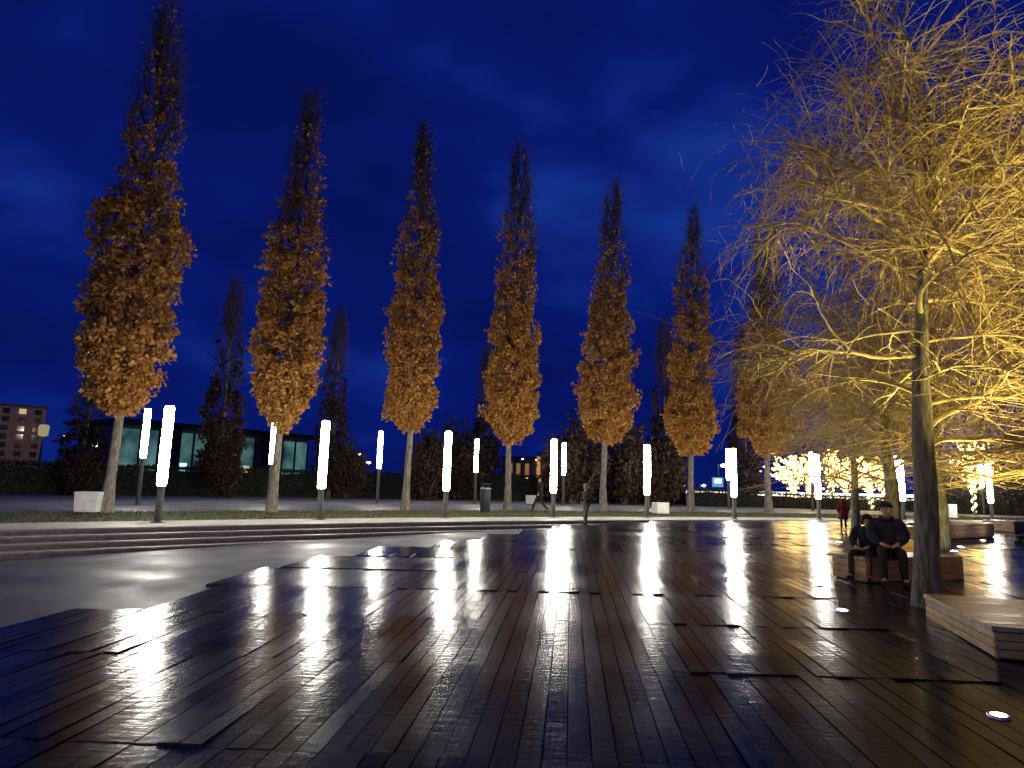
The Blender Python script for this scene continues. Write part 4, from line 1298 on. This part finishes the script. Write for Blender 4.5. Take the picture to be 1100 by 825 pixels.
    if hat != 'beanie':
        b = MB(); V, Fc = [], []; n, rows = 20, 10
        for j in range(rows + 1):
            f_ = j / rows
            for i in range(n):
                a = 2 * math.pi * i / n; fr = (1 - math.sin(a)) / 2
                lo = -.55 + 1.0 * max(0, fr - .35) * 1.6; lo = min(lo, .55); z = lo + (1.05 - lo) * f_
                rr = math.sqrt(max(0, 1 - min(1, z / 1.06) ** 2)) * 1.08
                V.append(hc + Mx @ Vector((rr * math.cos(a) * .72, rr * math.sin(a) * .82, z)) * hd)
        for j in range(rows):
            for i in range(n): Fc.append((j * n + i, j * n + (i + 1) % n, (j + 1) * n + (i + 1) % n, (j + 1) * n + i))
        b.add(V, Fc); b.build('hair', noisy('hair', hair, tuple(c * 1.6 for c in hair), 40, .6), root, True)
    if extras: extras(root, J, S)
    tag(root, label, 'person', group)
    return root


def sym(**k):
    out = {}
    for n_, v in k.items():
        if n_ in ('pelvis', 'spine', 'chest', 'neck', 'skull'): out[n_] = v
        else: out[n_ + '_l'] = (-v[0], v[1], v[2]); out[n_ + '_r'] = v
    return out


STAND = sym(pelvis=(0, 0, .95), spine=(0, .01, 1.12), chest=(0, 0, 1.33), neck=(0, -.01, 1.49), skull=(0, -.02, 1.56), sh=(.185, 0, 1.40), el=(.25, .03, 1.12),
            wr=(.22, -.12, .90), ha=(.20, -.16, .83), hip=(.10, 0, .90), kn=(.11, -.02, .50), an=(.115, .02, .09), toe=(.13, -.14, .045))
SIT = sym(pelvis=(0, .02, .53), spine=(0, .05, .70), chest=(0, .02, .92), neck=(0, -.03, 1.08), skull=(0, -.06, 1.15), sh=(.185, .01, 1.0), el=(.26, -.06, .74),
          wr=(.12, -.28, .64), ha=(.06, -.34, .62), hip=(.10, -.04, .51), kn=(.16, -.44, .52), an=(.17, -.46, .09), toe=(.20, -.60, .045))
navy = cloth('navy_jacket', (.012, .016, .035)); blk = cloth('black_cloth', (.012, .012, .013)); dkb = cloth('dark_brown_cloth', (.03, .022, .018))
shoe = cloth('dark_shoe', (.015, .013, .012), .5)

# seated pair, facing the camera
pb = ondeck(962, 627.5)
face = math.atan2(pb[0], -pb[1]) * 0 + math.atan2(-pb[1], -pb[0]) + math.pi / 2
zs = float(deckz(pb[0], pb[1])) - .0
J = dict(SIT); J['an_l'] = (-.12, -.45, .09); J['kn_l'] = (-.13, -.44, .52); J['toe_l'] = (-.14, -.60, .045)
build_person((pb[0] + .06, pb[1] + .26, zs), face + .1, J, 1.03, dict(jacket=navy, trousers=blk, shoes=shoe, hat=blk, puff=.035), 'man in black cap and dark navy jacket sitting on the bench', .25, -.05, 'beanie')
pc = ondeck(940, 624)
J = dict(SIT)
J.update({'chest': (.05, -.02, .90), 'neck': (.07, -.08, 1.05), 'skull': (.08, -.11, 1.12), 'el_l': (-.24, -.10, .72)})
build_person((pc[0] - .02, pc[1] + .19, zs + .02), face - .25, J, .86, dict(jacket=navy, trousers=dkb, shoes=shoe, hat=blk, puff=.03), 'smaller person in navy hooded jacket leaning beside the capped man', .3, .1, 'hood')

# black bag beside the man
pg = ondeck(974, 622)
zseat = (ondeck(931, 626.5)[2] + ondeck(1036, 621)[2]) / 2 + .40
root = empty('bag', (pg[0] + .05, pg[1] + .40, zseat + .004), face)
V, Fc = skin_mesh([([(-.13, 0, .11), (0, 0, .14), (.13, 0, .11)], [(.10, .10), (.13, .14), (.10, .10)]), ([(0, 0, .14), (0, .01, .26)], [.13, .06])], 2)
zmin = min(v[2] for v in V)
b = MB(); b.add([(v[0], v[1] * .7, max(v[2] - zmin, 0)) for v in V], Fc); b.build('bag_body', blk, root, True)
b = MB(); a_ = np.linspace(0, math.pi, 9); b.tube([(-.09 * math.cos(q), 0, .24 + .13 * math.sin(q)) for q in a_], [.012] * 9, 6); b.build('handle', blk, root)
tag(root, 'black soft bag on the bench beside the capped man', 'bag')

# standing child
pk = ondeck(630, 563.5)
J = dict(STAND); J.update({'wr_l': (-.10, -.22, 1.0), 'ha_l': (-.06, -.27, .96), 'wr_r': (.10, -.22, .98), 'ha_r': (.06, -.27, .94), 'an_r': (.10, -.10, .09), 'kn_r': (.11, -.12, .50), 'toe_r': (.12, -.26, .045)})
build_person((pk[0], pk[1], pk[2] - .005), -1.0, J, .86, dict(jacket=cloth('dark_olive_jacket', (.022, .018, .013)), trousers=cloth('grey_green_trousers', (.085, .095, .08)), shoes=shoe,
             hat=cloth('pale_hood', (.32, .28, .22)), puff=.03, head=1.12), 'standing child in pale hat, dark jacket and grey green trousers', 0, .25, 'hood')

# child in red coat, walking away
pk = ondeck(906.5, 569)
J = dict(STAND); J.update({'kn_l': (-.10, -.22, .54), 'an_l': (-.10, -.20, .13), 'toe_l': (-.11, -.36, .07), 'kn_r': (.10, .02, .50), 'an_r': (.11, .22, .14), 'toe_r': (.12, .10, .05), 'pelvis': (0, 0, .93)})
red = cloth('red_coat', (.17, .008, .011))


def coat(root, J, S):
    c = J['pelvis']
    b = MB(); b.lathe([(.27 * S, -.34 * S), (.25 * S, -.15 * S), (.20 * S, .06 * S), (.165 * S, .25 * S)], 18, c, jit=.04, rng=random.Random(2)); b.build('coat_skirt', red, root, True)


build_person((pk[0], pk[1], pk[2]), math.pi - .5, J, .63, dict(jacket=red, trousers=dkb, shoes=shoe, hat=red, puff=.035, head=1.25), 'small child in hooded red coat walking away', 0, 0, 'hood', extras=coat)

# walker in dark clothes
pk = onz(580, 549.5, ZT)
J = dict(STAND); J.update({'pelvis': (0, 0, .91), 'kn_l': (-.10, -.24, .50), 'an_l': (-.10, -.38, .10), 'toe_l': (-.10, -.52, .06), 'kn_r': (.10, .06, .48), 'an_r': (.10, .36, .14), 'toe_r': (.10, .24, .04),
                           'wr_l': (-.24, .16, .92), 'ha_l': (-.24, .2, .85)})
build_person((pk[0], pk[1], ZT), -1.45, J, .98, dict(jacket=blk, trousers=blk, shoes=shoe, puff=.03), 'walker in black striding behind the lamp at the end of the steps', 0, .1, None)
